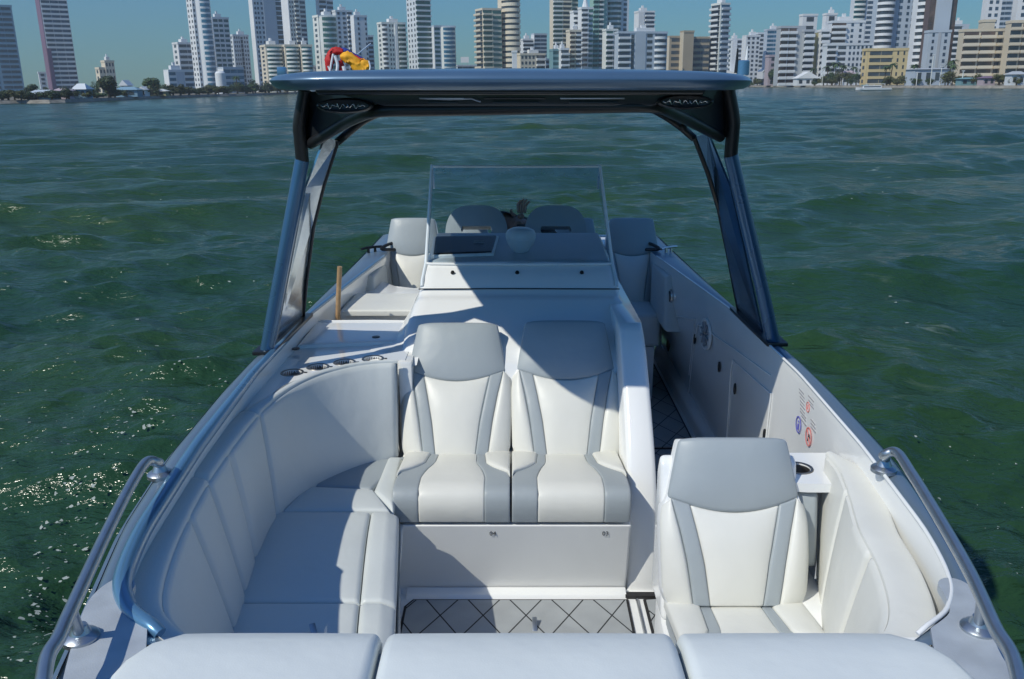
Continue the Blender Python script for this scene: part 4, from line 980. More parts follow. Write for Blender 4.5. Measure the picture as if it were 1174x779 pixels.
g = grid([[p+Vector((0, 0, -1.5)), p+Vector((0, 0, .15)), t, t+Vector((0, 0, .05))] for p, t in zip(sh2, top2)])
so_ = mk('shore_bank', g[0], g[1], 'stone', NOREC, smooth=False); props(so_, 'stone edge of the far shore at the waterline', 'shore', kind='structure')
# ---- buildings
WHT = dict(white=(.74, .76, .77), cool=(.66, .70, .73), cream=(.70, .63, .50), pale=(.72, .74, .70), grey=(.42, .45, .48), bgrey=(.46, .53, .60), tan=(.42, .35, .25), beige=(.62, .55, .42), yellow=(.66, .53, .28), pink=(.45, .38, .42), purple=(.20, .13, .20), teal=(.18, .33, .36), green=(.30, .50, .44), brown=(.12, .085, .08), olive=(.36, .32, .16), blue=(.20, .34, .44))
GL = dict(dark=(.055, .07, .085), blue=(.03, .12, .20), teal=(.02, .09, .10), green=(.04, .12, .10), brown=(.10, .065, .05), navy=(.04, .07, .11))
WM = {k: mat('wall_'+k, v, .75, noise=(.08, .07)) for k, v in WHT.items()}
GM = {k: mat('glass_'+k, v, .14, noise=(.25, .5), spec=.7) for k, v in GL.items()}
def isect(C, d, u):
    """t so that C + t d lies on the viewing direction of column u (at eye level)"""
    r = ROT @ ray(u, 100); n = Vector((r.y, -r.x, 0)); return -(C.x*n.x+C.y*n.y)/(d.x*n.x+d.y*n.y)
RB_ = random.Random(21)
def building(name, ul, uc, ur, vt, dist, label, bays, side=None, wall='white', h=3.2, roof=1, group=None, over=None, cat='building', a=None, base=96, roofcol=None):
    """ul..uc the left face, uc..ur the front; vt = picture row of the roof (None: taller than the frame)"""
    ang = rad(a if a is not None else (22 if uc > ul else 4))
    C = W(uc, base, y=dist); C.z = .9; ang -= math.atan2(C.x, C.y)
    dF = Vector((math.cos(ang), math.sin(ang), 0)); dS = Vector((-math.sin(ang), math.cos(ang), 0))
    w = isect(C, dF, ur); d = isect(C, dS, ul) if uc > ul+.5 else w*.6
    d = max(6, min(d, 60))
    if vt is None: H = W(uc, 0, y=dist).z+(over if over else RB_.uniform(12, 40))
    else: H = W(uc, vt, y=dist).z
    H -= .9
    n = max(2, round(H/h)); h = H/n
    T = Thing(name, C, label, cat, group, world=True, rotz=ang)
    nb = mk('wall', *boxg(0, w, 0, d, 0, H), WM[wall], T, smooth=False)
    if roof:
        mk('roof_parapet', *join(boxg(-.25, w+.25, -.25, .15, H-.3, H+.9), boxg(-.25, .15, .16, d, H-.3, H+.9), boxg(w-.15, w+.25, .16, d, H-.3, H+.9)), WM[roofcol or wall], T, smooth=False)
        if roof != 2 and RB_.random() < .62:
            x0 = w*RB_.uniform(.15, .4); x1 = x0+w*.38
            mk('roof_room', *join(boxg(x0, x1, d*.2, d*.7, H, H+3.0), boxg(x0+w*.1, x0+w*.2, d*.3, d*.5, H+3.01, H+4.6)), WM['white' if wall not in ('tan', 'beige', 'yellow') else wall], T, smooth=False)
    def rep(nm, g, m, i0, i1, smooth=False):
        o = mk(nm, g[0], g[1], m, T, smooth=smooth); o.location.z = i0*h
        for i in range(i0+1, i1):
            c = o.copy(); COL.objects.link(c); c.parent = T.o; c.location.z = i*h
    def curve_pts(x0, x1, bul, k=10):
        return [(x0+(x1-x0)*i/k, -bul*math.sqrt(max(0, 1-(2*i/k-1)**2))-.02) for i in range(k+1)]
    for by in bays:
        f0, f1, kind, wc, gc = by[:5]; opt = by[5] if len(by) > 5 else {}
        x0, x1 = f0*w, f1*w; i0 = opt.get('from', 0); i1 = n if 'to' not in opt else max(i0+1, round(n*opt['to']))
        bw = x1-x0; gm = GM[gc]; wmx = WM[wc]
        if kind == 'blank':
            mk('wall_panel', *boxg(x0, x1, -opt.get('out', .3), .0-.002, 0, H*opt.get('to', 1)-.1), wmx, T, smooth=False)
        elif kind == 'ribbon':
            m_ = max(1, round(bw/4.5)); gs = [boxg(x0+bw*j/m_+.12, x0+bw*(j+1)/m_-.12, -.10, -.002, h*.30, h*.84) for j in range(m_)]
            rep('window_band', join(*gs), gm, i0, i1)
            if opt.get('sill'): rep('sill_band', boxg(x0, x1, -.35, -.003, h*.88, h*1.26), wmx, i0, i1)
        elif kind == 'punch':
            m_ = opt.get('n', max(1, round(bw/3.6))); ww = bw/m_*opt.get('k', .5); gs = [boxg(x0+bw*(j+.5)/m_-ww/2, x0+bw*(j+.5)/m_+ww/2, -.10, -.002, h*.3, h*.82) for j in range(m_)]
            rep('window_row', join(*gs), gm, i0, i1)
        elif kind == 'strip':
            mk('window_strip', *boxg(x0, x1, -.12, -.002, h*.4, H-h*.3), gm, T, smooth=False)
            rep('floor_edge', boxg(x0-.05, x1+.05, -.2, -.125, h*.05, h*opt.get('edge', .30)), wmx, i0, i1)
        elif kind == 'balc':
            o_ = opt.get('out', 1.5); rep('window_band', boxg(x0+.15, x1-.15, -.10, -.002, h*.08, h*.93), gm, i0, i1)
            rep('balcony', join(boxg(x0, x1, -o_, -.11, -.12, .12), boxg(x0, x1, -o_-.1, -o_+.05, .121, h*opt.get('par', .38)), boxg(x0, x0+.15, -o_+.051, -.11, .121, h*.36), boxg(x1-.15, x1, -o_+.051, -.11, .121, h*.36)), wmx, i0, i1)
        elif kind == 'round':
            bul = opt.get('bul', bw*.22); c1 = curve_pts(x0+.3, x1-.3, bul-.9); V, Fc = plate(c1, ax='z', lo=0, hi=H-.4)
            mk('curved_bay', V, Fc, gm, T, smooth=False)
            c2 = curve_pts(x0, x1, bul); V, Fc = plate(c2, ax='z', lo=-.1, hi=h*opt.get('par', .40)); rep('balcony', (V, Fc), wmx, i0, i1)
        elif kind == 'gcurve':
            bul = opt.get('bul', bw*.25); c1 = curve_pts(x0, x1, bul); V, Fc = plate(c1, ax='z', lo=0, hi=H)
            mk('curved_wall', V, Fc, wmx, T, smooth=False)
            V, Fc = plate(curve_pts(x0+.1, x1-.1, bul+.12), ax='z', lo=h*.25, hi=h*opt.get('hi', .85)); rep('window_band', (V, Fc), gm, i0, i1)
    if side and uc > ul+.5:
        kind, wc, gc = side[:3]; opt = side[3] if len(side) > 3 else {}
        if kind == 'punch':
            m_ = opt.get('n', max(1, round(d/5))); ww = d/m_*.36; gs = [boxg(-.10, -.002, d*(j+.5)/m_-ww/2, d*(j+.5)/m_+ww/2, h*.3, h*.8) for j in range(m_)]
            rep('window_row', join(*gs), GM[gc], 0, n)
        elif kind == 'balc':
            rep('window_band', boxg(-.10, -.002, d*.08, d*.92, h*.1, h*.92), GM[gc], 0, n)
            rep('balcony', join(boxg(-1.5, -.11, d*.05, d*.95, -.12, .12), boxg(-1.6, -1.45, d*.05, d*.95, .121, h*.38)), WM[wc], 0, n)
        elif kind == 'blank':
            mk('wall_panel', *boxg(-.3, -.002, 0, d, 0, H-.1), WM[wc], T, smooth=False)
    return T, w, d, H
T_ = 'tower'
bl = building
bl('apartment_tower', -24, -24, 28, 6, 560, 'blue glass tower cut by the left edge of the photo, above the shore huts', [(0, .48, 'ribbon', 'blue', 'navy'), (.54, .97, 'ribbon', 'blue', 'navy')], wall='blue', h=3.0, cat=T_, a=2)
bl('apartment_tower', 56, 60, 91, None, 600, 'tall tower with even white and dark bands and a purple left side', [(0, .14, 'blank', 'purple', 'dark', {'to': .33, 'out': .5}), (.03, .99, 'ribbon', 'white', 'navy', {'sill': 1})], side=('blank', 'purple', 'dark'), wall='white', h=2.95, cat=T_, a=8)
bl('apartment_block', 46, 46, 55, 84, 640, 'small pale block peeping out left behind the purple sided tower', [(0, 1, 'punch', 'cool', 'dark')], wall='cool')
bl('apartment_block', 112, 116, 124, 79, 560, 'low cream block left half of the stepped pair above the big round tree', [(0, 1, 'punch', 'white', 'dark', {'n': 2})], side=('punch', 'cream', 'dark', {'n': 1}), wall='cream', h=4)
bl('apartment_block', 123, 123.5, 134.5, 71, 562, 'taller cream block with roof spikes above the big round tree', [(0, 1, 'punch', 'white', 'dark', {'n': 3})], wall='cream', h=4)
bl('office_block', 190, 195, 223, 82, 480, 'low white and dark glass block at the foot of the round blue glass tower', [(0, .28, 'ribbon', 'teal', 'blue'), (.30, .62, 'blank', 'bgrey', 'navy', {'out': .2}), (.32, .60, 'strip', 'grey', 'navy', {'edge': .05}), (.64, 1, 'ribbon', 'white', 'navy')], side=('blank', 'white', 'dark'), wall='cool', cat='building')
bl('apartment_block', 203, 209, 228, 50, 620, 'mid height white block half hidden by the round blue glass tower', [(.05, 1, 'ribbon', 'white', 'dark')], side=('punch', 'white', 'dark', {'n': 1}), wall='white', h=3.6)
bl('apartment_tower', 224, 230, 250, None, 560, 'tall white tower with a rounded blue glass front, tallest of the left cluster', [(.18, 1, 'gcurve', 'cool', 'blue', {'bul': 5}), (0, .16, 'punch', 'white', 'dark', {'n': 1})], side=('punch', 'white', 'dark', {'n': 2}), wall='white', h=3.05, cat=T_)
bl('apartment_tower', 248, 251, 269.5, 21, 620, 'white gridded tower just right of the rounded blue glass tower', [(.02, .32, 'ribbon', 'white', 'teal'), (.36, .62, 'ribbon', 'white', 'teal'), (.68, .98, 'ribbon', 'white', 'teal')], side=('blank', 'white', 'dark'), wall='cool', h=3.1, cat=T_)
bl('apartment_tower', 269, 272, 290, 41, 640, 'white tower with a dark centre strip, left of the tall grey blank tower', [(.05, .45, 'punch', 'white', 'dark', {'n': 3}), (.48, .62, 'strip', 'grey', 'dark'), (.66, .98, 'punch', 'white', 'dark', {'n': 2})], side=('punch', 'white', 'dark', {'n': 1}), wall='cool', h=2.8, cat=T_)
bl('office_block', 252, 258, 281, 79, 500, 'low blue grey block with five glass storeys in front of the white gridded tower', [(0, 1, 'ribbon', 'cool', 'blue')], side=('blank', 'white', 'dark'), wall='bgrey')
bl('apartment_tower', 294, 298, 330, None, 600, 'very tall tower with a blank grey concrete band, left of the hardtop', [(.02, .22, 'punch', 'white', 'navy', {'n': 2, 'k': .6}), (.26, .34, 'punch', 'cool', 'navy', {'n': 1, 'k': .8}), (.36, .78, 'blank', 'bgrey', 'dark', {'out': .3}), (.80, .99, 'strip', 'cool', 'dark')], side=('blank', 'white', 'dark'), wall='cool', h=3.0, over=26, cat=T_)
bl('apartment_tower', 328, 338, 357, None, 640, 'tall tower with a wide white side behind the teal balcony trio', [(.0, .3, 'punch', 'white', 'dark', {'n': 2}), (.33, .6, 'balc', 'pale', 'dark'), (.65, .98, 'ribbon', 'pale', 'dark')], side=('blank', 'white', 'dark'), wall='pale', h=3.0, over=18, cat=T_)
for i, (a_, b_, c_, lb_) in enumerate(((302, 308, 328, 'leftmost of three low teal balcony blocks with arched tops'), (326, 330, 347, 'middle one of three low teal balcony blocks with arched tops'), (346, 348, 361, 'rightmost of three low teal balcony blocks with arched tops'))):
    bl('apartment_block', a_, b_, c_, 53, 520, lb_, [(.05, .95, 'round', 'pale', 'teal', {'bul': 3})], side=('punch', 'cream', 'dark', {'n': 1}), wall='cream', h=2.2, a=12)
bl('house', 361, 361, 369, 77, 560, 'small low grey house right of the teal balcony trio', [(0, 1, 'punch', 'white', 'dark', {'n': 1})], wall='grey', cat='house')
bl('apartment_tower', 364, 370, 391, 19, 540, 'teal glass tower with a white side strip directly behind the bunched flag', [(.04, .98, 'gcurve', 'pale', 'green', {'bul': 3}), ], side=('punch', 'white', 'dark', {'n': 1}), wall='pale', h=2.9, cat=T_)
bl('apartment_tower', 369, 372, 388, None, 660, 'white tower rising behind the roof of the teal glass tower', [(0, .5, 'balc', 'white', 'dark'), (.55, 1, 'ribbon', 'cool', 'dark')], wall='white', over=3, cat=T_)
bl('apartment_tower', 388, 390, 409, 13, 620, 'grey white tower with square windows right of the teal glass tower', [(.03, .3, 'punch', 'white', 'dark', {'n': 1}), (.36, .62, 'punch', 'white', 'dark', {'n': 1, 'k': .7}), (.66, .97, 'balc', 'cool', 'dark')], wall='cool', h=3.0, cat=T_)
bl('apartment_tower', 408, 410.5, 425, 19, 600, 'pale blank walled tower above the yellow end of the flag', [(.2, .42, 'punch', 'white', 'dark', {'n': 1, 'k': .6}), (.8, .97, 'punch', 'white', 'dark', {'n': 1, 'k': .7})], side=('blank', 'white', 'dark'), wall='cool', h=3.0, cat=T_)
bl('apartment_block', 421, 422, 431, 42, 640, 'narrow grey block with a white fin, left edge of the gap of sky', [(.0, .95, 'ribbon', 'cool', 'dark')], wall='cool', h=2.9)
bl('apartment_tower', 436, 441, 468, 27, 570, 'wide pale twin bay tower with rounded balconies left of the slim green glass tower', [(0, .24, 'round', 'white', 'dark', {'bul': 1.5}), (.28, .5, 'punch', 'white', 'dark', {'n': 2}), (.52, .62, 'blank', 'white', 'dark', {'out': 1}), (.66, 1, 'balc', 'pale', 'green')], side=('punch', 'white', 'dark', {'n': 1}), wall='pale', h=2.75, cat=T_)
bl('apartment_tower', 470, 480, 497, None, 560, 'slim tall tower, white left face and green glass balconies, beside the blue ribbon block', [(.0, .98, 'balc', 'cool', 'green', {'par': .3})], side=('punch', 'white', 'dark', {'n': 3}), wall='cool', h=3.0, cat=T_)
bl('office_tower', 497, 500, 524, 31, 560, 'shorter tower with blue window ribbons, right of the slim green glass tower', [(.0, .26, 'ribbon', 'cool', 'teal'), (.30, 1, 'gcurve', 'pale', 'blue', {'bul': 2.5})], side=('blank', 'white', 'dark'), wall='bgrey', h=2.7, cat=T_)
bl('apartment_block', 524, 525, 549, 76, 680, 'low white building with a billboard on its roof in the sky gap', [(0, 1, 'ribbon', 'white', 'dark')], wall='cool', h=2.6)
bl('apartment_tower', 547, 555, 576, 11, 560, 'cream edged dark green glass tower left of the round white balcony tower', [(0, .5, 'balc', 'cream', 'green', {'par': .3}), (.52, 1, 'ribbon', 'teal', 'green')], side=('balc', 'cream', 'dark'), wall='cream', h=3.1, cat=T_)
bl('apartment_tower', 575, 576, 596, None, 570, 'round white balcony tower standing against the open blue sky', [(.0, 1, 'round', 'cream', 'dark', {'bul': 8, 'par': .55})], wall='cream', h=3.3, over=6, cat=T_)
bl('water_tower', 588, 588, 593, 60, 540, 'slim white water tower at the foot of the round white balcony tower', [], wall='white', cat='water tower', roof=2)
bl('apartment_block', 597, 600, 612, 46, 640, 'left lower step of the grey stepped block behind the cream low-rise', [(0, 1, 'balc', 'white', 'dark')], wall='white', h=2.6)
bl('apartment_block', 610, 613, 627, 40, 642, 'right taller step of the grey stepped block with a slanting roof', [(0, 1, 'ribbon', 'bgrey', 'navy')], side=('blank', 'white', 'dark'), wall='bgrey', h=2.6)
bl('apartment_block', 596, 597, 625, 63, 560, 'cream low-rise with three rows of dark square windows above the hardtop', [(0, .6, 'punch', 'white', 'dark', {'n': 4}), (.64, 1, 'balc', 'white', 'dark')], wall='cream', h=3.4)
bl('house', 625, 626, 633, 69, 600, 'tiny white block in the gap right of the cream low-rise', [(0, 1, 'ribbon', 'white', 'dark')], wall='white', cat='house')
bl('apartment_tower', 631, 634, 662, None, 600, 'broad cream and green tower, leftmost of the dense central cluster', [(.0, .38, 'balc', 'pale', 'green'), (.40, .72, 'balc', 'cream', 'dark'), (.76, 1, 'ribbon', 'pale', 'green')], wall='cream', h=2.8, cat=T_)
bl('office_block', 632, 634, 643, 58, 540, 'small teal glass block in front of the broad cream and green tower', [(0, 1, 'ribbon', 'teal', 'teal')], wall='teal', h=3)
bl('apartment_block', 642, 643, 652, 57, 538, 'narrow white balcony block next to the small teal glass block', [(0, 1, 'balc', 'white', 'dark')], wall='white', h=3)
bl('apartment_tower', 651, 653, 666, 36, 545, 'slim cream balcony tower with a stepped head left of the spired tower', [(0, .45, 'balc', 'cream', 'brown'), (.5, 1, 'balc', 'white', 'dark')], wall='cream', h=2.7, cat=T_)
bl('apartment_tower', 655, 657, 668, 14, 575, 'white tower with rounded top storeys behind the slim cream balcony tower', [(0, 1, 'round', 'white', 'dark', {'bul': 2})], wall='white', h=2.8, cat=T_)
spt = bl('apartment_tower', 664, 666, 679, 10, 560, 'white balcony tower with a small pointed spire on its roof', [(0, .55, 'balc', 'white', 'dark'), (.6, 1, 'ribbon', 'white', 'green')], wall='white', h=2.8, roof=2, cat=T_)
mk('spire', *lathe([(2.2, spt[3]+.9), (1.6, spt[3]+3), (.15, spt[3]+9)], (4, 4, 0), 8), WM['white'], spt[0], smooth=False).location = -Vector((0, 0, 0))
bl('apartment_tower', 677, 679, 694, None, 590, 'sea green glass tower in the middle of the dense central cluster', [(0, .4, 'balc', 'green', 'green'), (.42, .75, 'balc', 'pale', 'teal'), (.8, 1, 'blank', 'green', 'green')], wall='green', h=2.9, cat=T_)
bl('apartment_tower', 691, 695, 719, None, 600, 'pale tower with curved green balconies above the wide low white building', [(0, .66, 'round', 'pale', 'green', {'bul': 3}), (.7, .95, 'punch', 'white', 'dark', {'n': 1, 'k': .6})], side=('punch', 'white', 'dark', {'n': 1}), wall='cool', h=3.1, cat=T_)
bl('apartment_block', 692, 694, 707, 35, 545, 'narrow white and green block left against the wide low white building', [(0, .6, 'balc', 'white', 'green'), (.65, 1, 'ribbon', 'green', 'green')], wall='pale', h=3)
bl('apartment_tower', 725, 730, 748, 14, 660, 'white stepped tower rising behind the wide low white building', [(.0, .35, 'blank', 'white', 'dark', {'out': .6}), (.4, 1, 'balc', 'white', 'navy')], wall='white', h=3, cat=T_)
bl('apartment_block', 705, 708, 763, 38, 530, 'wide low white building with a blank blue grey wall between its balconies', [(0, .24, 'balc', 'white', 'navy'), (.26, .32, 'strip', 'grey', 'dark', {'edge': .1}), (.34, .56, 'blank', 'bgrey', 'dark'), (.58, .70, 'punch', 'bgrey', 'dark', {'n': 1, 'k': .9}), (.74, 1, 'round', 'cool', 'navy', {'bul': 3})], wall='bgrey', h=3.4)
bl('office_block', 760, 766, 786, 43, 560, 'left wing of the brown grey office building with dark window bands', [(0.1, 1, 'ribbon', 'grey', 'dark')], side=('blank', 'cream', 'dark'), wall='tan', h=3.6, roof=2)
bl('stair_tower', 778, 782, 793, 37, 556, 'tan stair tower between the two wings of the brown grey office building', [], wall='tan', side=('blank', 'beige', 'dark'), roof=2)
bl('office_block', 791, 792, 811, 44, 562, 'right wing of the brown grey office building beside the slim white tower', [(0, 1, 'ribbon', 'grey', 'dark')], wall='tan', h=3.6, roof=2)
bl('apartment_tower', 811, 822, 832, 5, 560, 'slim white tower standing alone right of the brown grey office building', [(.1, 1, 'balc', 'bgrey', 'blue', {'par': .45})], side=('balc', 'white', 'dark'), wall='pale', h=3.1, cat=T_, a=35)
bl('apartment_block', 832, 837, 848, 46, 640, 'narrow white block behind the white marquee roof', [(0, .5, 'blank', 'white', 'dark'), (.5, 1, 'ribbon', 'grey', 'dark')], side=('punch', 'white', 'dark', {'n': 1}), wall='cool', h=3)
bl('apartment_block', 848, 853, 868, 42, 620, 'white block with small windows above the antenna base on the hardtop', [(0, 1, 'punch', 'white', 'dark')], side=('blank', 'white', 'dark'), wall='cool', h=2.9)
bl('apartment_block', 862, 866, 876, 39, 650, 'white block in the middle of the trio left of the round tree', [(0, 1, 'ribbon', 'white', 'dark')], wall='cool', h=2.9)
bl('apartment_block', 874, 876, 891, 35, 630, 'bluish block with a grid of windows above the round tree', [(0, 1, 'ribbon', 'cool', 'blue'), ], wall='bgrey', h=2.8)
bl('house', 879, 880, 890, 65, 540, 'small orange house above the end of the white marquee roof', [(0, 1, 'punch', 'white', 'dark', {'n': 1})], wall='pink', cat='house')
bl('apartment_block', 890, 891, 918, 32, 500, 'block with two stacks of white balconies beside a blank grey wall, above the round tree', [(0, .32, 'balc', 'white', 'brown', {'par': .45}), (.34, .66, 'balc', 'white', 'brown', {'par': .45}), (.70, 1, 'blank', 'grey', 'dark')], wall='grey', h=3.2)
bl('apartment_block', 917, 918, 929, 36, 498, 'single stack of white balconies above the white gabled boathouse', [(0, .98, 'balc', 'white', 'dark', {'par': .5})], wall='grey', h=3.1)
bl('apartment_block', 928, 929, 937, 40, 502, 'olive blank walled slab between two stacks of white balconies', [(0, 1, 'blank', 'olive', 'dark')], wall='olive', roof=2)
bl('apartment_block', 936, 937, 946, 36, 498, 'stack of white balconies right of the olive slab', [(0, .98, 'balc', 'white', 'dark', {'par': .5})], wall='white', h=3.1)
bl('apartment_tower', 912, 915, 931, 18, 560, 'white tower whose plain head shows behind the balcony stacks', [(0, 1, 'punch', 'white', 'dark', {'n': 1})], wall='white', h=5, cat=T_)
bl('apartment_tower', 938, 941, 953, 17, 580, 'second plain white tower head behind the balcony stacks, nearer the stepped block', [(0, 1, 'punch', 'white', 'dark', {'n': 1})], wall='white', h=5, cat=T_)
bl('apartment_block', 944, 945, 996, 52, 470, 'wide lower front of the white stepped block with many dark windows', [(0, .20, 'balc', 'white', 'dark'), (.24, .42, 'ribbon', 'cool', 'dark'), (.46, 1, 'punch', 'white', 'navy', {'n': 6})], wall='cool', h=3.0, roof=2)
bl('apartment_block', 947, 948, 985, 26, 500, 'upper part of the white stepped block with brown recessed balconies', [(0, .44, 'balc', 'white', 'brown', {'par': .45}), (.5, 1, 'punch', 'cool', 'navy', {'n': 2, 'k': .3})], wall='cool', h=3.0)
bl('apartment_tower', 970, 971, 998, None, 600, 'tall tower with teal balconies behind the white stepped block', [(0, .5, 'round', 'pale', 'teal', {'bul': 2}), (.55, 1, 'ribbon', 'cool', 'navy')], wall='cool', h=3.1, over=30, cat=T_)
bl('apartment_tower', 995, 997, 1040, None, 520, 'tall round balconied tower with a blue grey right half, behind the yellow building', [(0, .46, 'round', 'white', 'dark', {'bul': 5}), (.50, .72, 'punch', 'bgrey', 'navy', {'n': 1, 'k': .4}), (.74, 1, 'punch', 'bgrey', 'navy', {'n': 2})], wall='bgrey', h=3.3, over=30, cat=T_)
bl('apartment_block', 989, 991, 1037, 58, 440, 'yellow six storey building with brown window bands beside the white yacht', [(.06, .62, 'ribbon', 'yellow', 'dark', {'sill': 1}), (.68, .98, 'punch', 'yellow', 'dark', {'n': 2, 'k': .25})], side=('punch', 'yellow', 'dark', {'n': 1}), wall='yellow', h=3.2, cat='building')
bl('office_tower', 1037, 1038, 1043, 26, 560, 'narrow dark green glass sliver left of the white curved balcony tower', [(0, 1, 'ribbon', 'teal', 'green')], wall='teal', cat=T_)
bl('apartment_tower', 1041, 1042, 1058, None, 480, 'white curved balcony tower left of the dark brown striped tower', [(0, 1, 'round', 'white', 'dark', {'bul': 4, 'par': .45})], wall='white', h=3.2, over=20, cat=T_)
bl('apartment_tower', 1055, 1056, 1086, None, 470, 'dark brown striped tower with a blue grey centre rising out of the frame', [(0, .2, 'strip', 'brown', 'brown', {'edge': .1}), (.22, .76, 'blank', 'bgrey', 'dark', {'out': 1.5}), (.80, 1, 'strip', 'brown', 'brown', {'edge': .1})], wall='brown', h=3.2, over=24, cat=T_)
tw = bl('apartment_block', 1058, 1059, 1083, 37, 455, 'blue grey slit windowed front at the foot of the dark brown striped tower', [(.1, .3, 'punch', 'bgrey', 'navy', {'n': 1, 'k': .5}), (.42, .55, 'blank', 'grey', 'dark', {'out': .2}), (.66, .9, 'punch', 'bgrey', 'navy', {'n': 1, 'k': .5})], wall='bgrey', h=3.2, roof=2)
bl('apartment_block', 1080, 1084, 1102, 30, 540, 'cool white block between the dark brown striped tower and the beige balcony building', [(0, .6, 'balc', 'white', 'dark'), (.66, 1, 'blank', 'bgrey', 'dark')], wall='bgrey', h=3.1)
bl('apartment_tower', 1116, 1119, 1136, None, 560, 'tall white tower behind the left part of the beige balcony building', [(.1, .9, 'punch', 'white', 'navy', {'n': 2})], wall='white', h=3.6, over=15, cat=T_)
bl('apartment_tower', 1132, 1134, 1154, None, 600, 'tall blue grey tower behind the right part of the beige balcony building', [(0, 1, 'ribbon', 'bgrey', 'navy')], wall='bgrey', h=3.2, over=15, cat=T_)
bl('stair_tower', 1117, 1119, 1131, 25, 445, 'plain tan lift tower on top of the beige balcony building', [], wall='beige', roof=2, cat='tower')
bl('apartment_block', 1096, 1098, 1150, 36, 430, 'wide beige building with brown shaded balconies near the right end of the shore', [(0, .33, 'balc', 'cream', 'brown', {'par': .42}), (.36, .68, 'balc', 'cream', 'brown', {'par': .42}), (.72, .84, 'balc', 'beige', 'dark'), (.87, 1, 'punch', 'beige', 'dark', {'n': 1})], wall='beige', h=3.2)
bl('apartment_block', 1148, 1150, 1190, 26, 420, 'beige balcony block cut by the right edge of the photo', [(0, .30, 'balc', 'beige', 'dark'), (.33, .6, 'balc', 'cream', 'brown'), (.63, 1, 'ribbon', 'beige', 'dark')], wall='beige', h=3.3)
bl('apartment_tower', 1152, 1154, 1185, None, 470, 'tall white tower above the beige balcony block at the right edge', [(.1, .9, 'punch', 'white', 'navy', {'n': 3})], wall='white', h=3.4, over=15, cat=T_)
# billboard, marquee, boathouse and small shore houses
def wthing(name, u, back, label, cat, rotz=0, group=None):
    return Thing(name, shore_y(u, back, .9), label, cat, group, world=True, rotz=rotz)
pxm = lambda u, back: (shore_y(u, back).length-0)/1045.0                # metres per picture column there
t = Thing('billboard', W(533, 74, y=676), 'white billboard on the roof of the low building in the sky gap', 'billboard', world=True)
mk('panel', *boxg(-3, 3, -.2, .2, 1.2, 5.2), WM['white'], t, smooth=False)
for x in (-2, 2): mk('post', *boxg(x-.12, x+.12, -.1, .1, -1.2, 1.2), WM['grey'], t, smooth=False)
t = wthing('marquee', 862, 60, 'large white marquee roof with two slopes left of the round tree', 'marquee')
k = pxm(862, 60)
mk('roof', [(-38*k, 0, 12), (-15*k, -3, 7.5), (10*k, -3, 9), (22*k, 0, 13), (-38*k, 18, 12), (-15*k, 18, 7.5), (10*k, 18, 9), (22*k, 18, 13)], [(0, 1, 5, 4), (1, 2, 6, 5), (2, 3, 7, 6)], WM['white'], t, smooth=False)
mk('front_valance', [(-38*k, -.1, 12), (-15*k, -3.1, 7.5), (10*k, -3.1, 9), (22*k, -.1, 13), (22*k, -.1, 7), (10*k, -3.1, 4), (-15*k, -3.1, 5.5), (-38*k, -.1, 10)], [(0, 1, 6, 7), (1, 2, 5, 6), (2, 3, 4, 5)], WM['white'], t, smooth=False)
for x in (-36, -15, 9, 20): mk('post', *boxg(x*k-.2, x*k+.2, .5, .9, 0, 7), WM['grey'], t, smooth=False)
def house(u, wpx, hm, back, wall, roofc, label, gable=True, cat='house', rh=None, name='house'):
    k = pxm(u, back); w = wpx*k; t = wthing(name, u, back, label, cat); d = max(4, w*.6); rh = rh if rh is not None else hm*.5
    mk('wall', *boxg(-w/2, w/2, 0, d, 0, hm), WM[wall], t, smooth=False)
    if gable: V = [(-w/2-.5, -.6, hm), (w/2+.5, -.6, hm), (0, -.6, hm+rh), (-w/2-.5, d+.6, hm), (w/2+.5, d+.6, hm), (0, d+.6, hm+rh)]; Fc = [(0, 1, 2), (3, 5, 4), (0, 2, 5, 3), (1, 4, 5, 2), (0, 3, 4, 1)]
    else: V = [(-w/2-.5, -.6, hm+.02), (w/2+.5, -.6, hm+.02), (w/2+.5, d+.6, hm+.02), (-w/2-.5, d+.6, hm+.02), (-w/2*.6, d*.4, hm+rh), (w/2*.6, d*.4, hm+rh)]; Fc = [(0, 1, 5, 4), (1, 2, 5), (2, 3, 4, 5), (3, 0, 4), (0, 3, 2, 1)]
    mk('roof', V, Fc, WM[roofc], t, smooth=False)
    nw = max(2, int(w/3)); 
    for i in range(nw): mk('window', *boxg(-w/2+w*(i+.25)/nw, -w/2+w*(i+.7)/nw, -.08, -.003, hm*.3, hm*.8), GM['dark'], t, smooth=False)
house(48, 26, 1.5, 6, 'blue', 'bgrey', 'long low blue grey boathouse under the left glass tower', False, rh=1.0)
house(71, 13, 2.2, 12, 'pink', 'pink', 'small pinkish hut at the foot of the purple sided tower', False, rh=.7)
house(93, 13, 2.5, 10, 'blue', 'cool', 'small teal house right of the purple sided tower', False, rh=1.6)
house(146, 23, 2.2, 8, 'blue', 'blue', 'blue grey waterfront shed right of the big round tree', False, rh=1.0)
house(144, 7, 3.6, 20, 'white', 'white', 'white gabled cabin behind the blue grey waterfront shed')
house(180, 20, 1.6, 8, 'olive', 'pale', 'long low shelter with a pale roof in front of the dark trees', False, rh=.8)
house(164, 6, 2.2, 9, 'white', 'white', 'tiny white hut between the shed and the long low shelter')
house(926, 24, 3.6, 10, 'white', 'white', 'white gabled boathouse on the waterfront right of the round tree', rh=3.4)
house(972, 15, 5.2, 30, 'white', 'pink', 'white house with a red roof among the palms', False, rh=1.6)
house(1068, 38, 6.0, 24, 'bgrey', 'grey', 'glazed ground floor pavilion at the foot of the dark brown striped tower', False, rh=.5, cat='pavilion', name='pavilion')
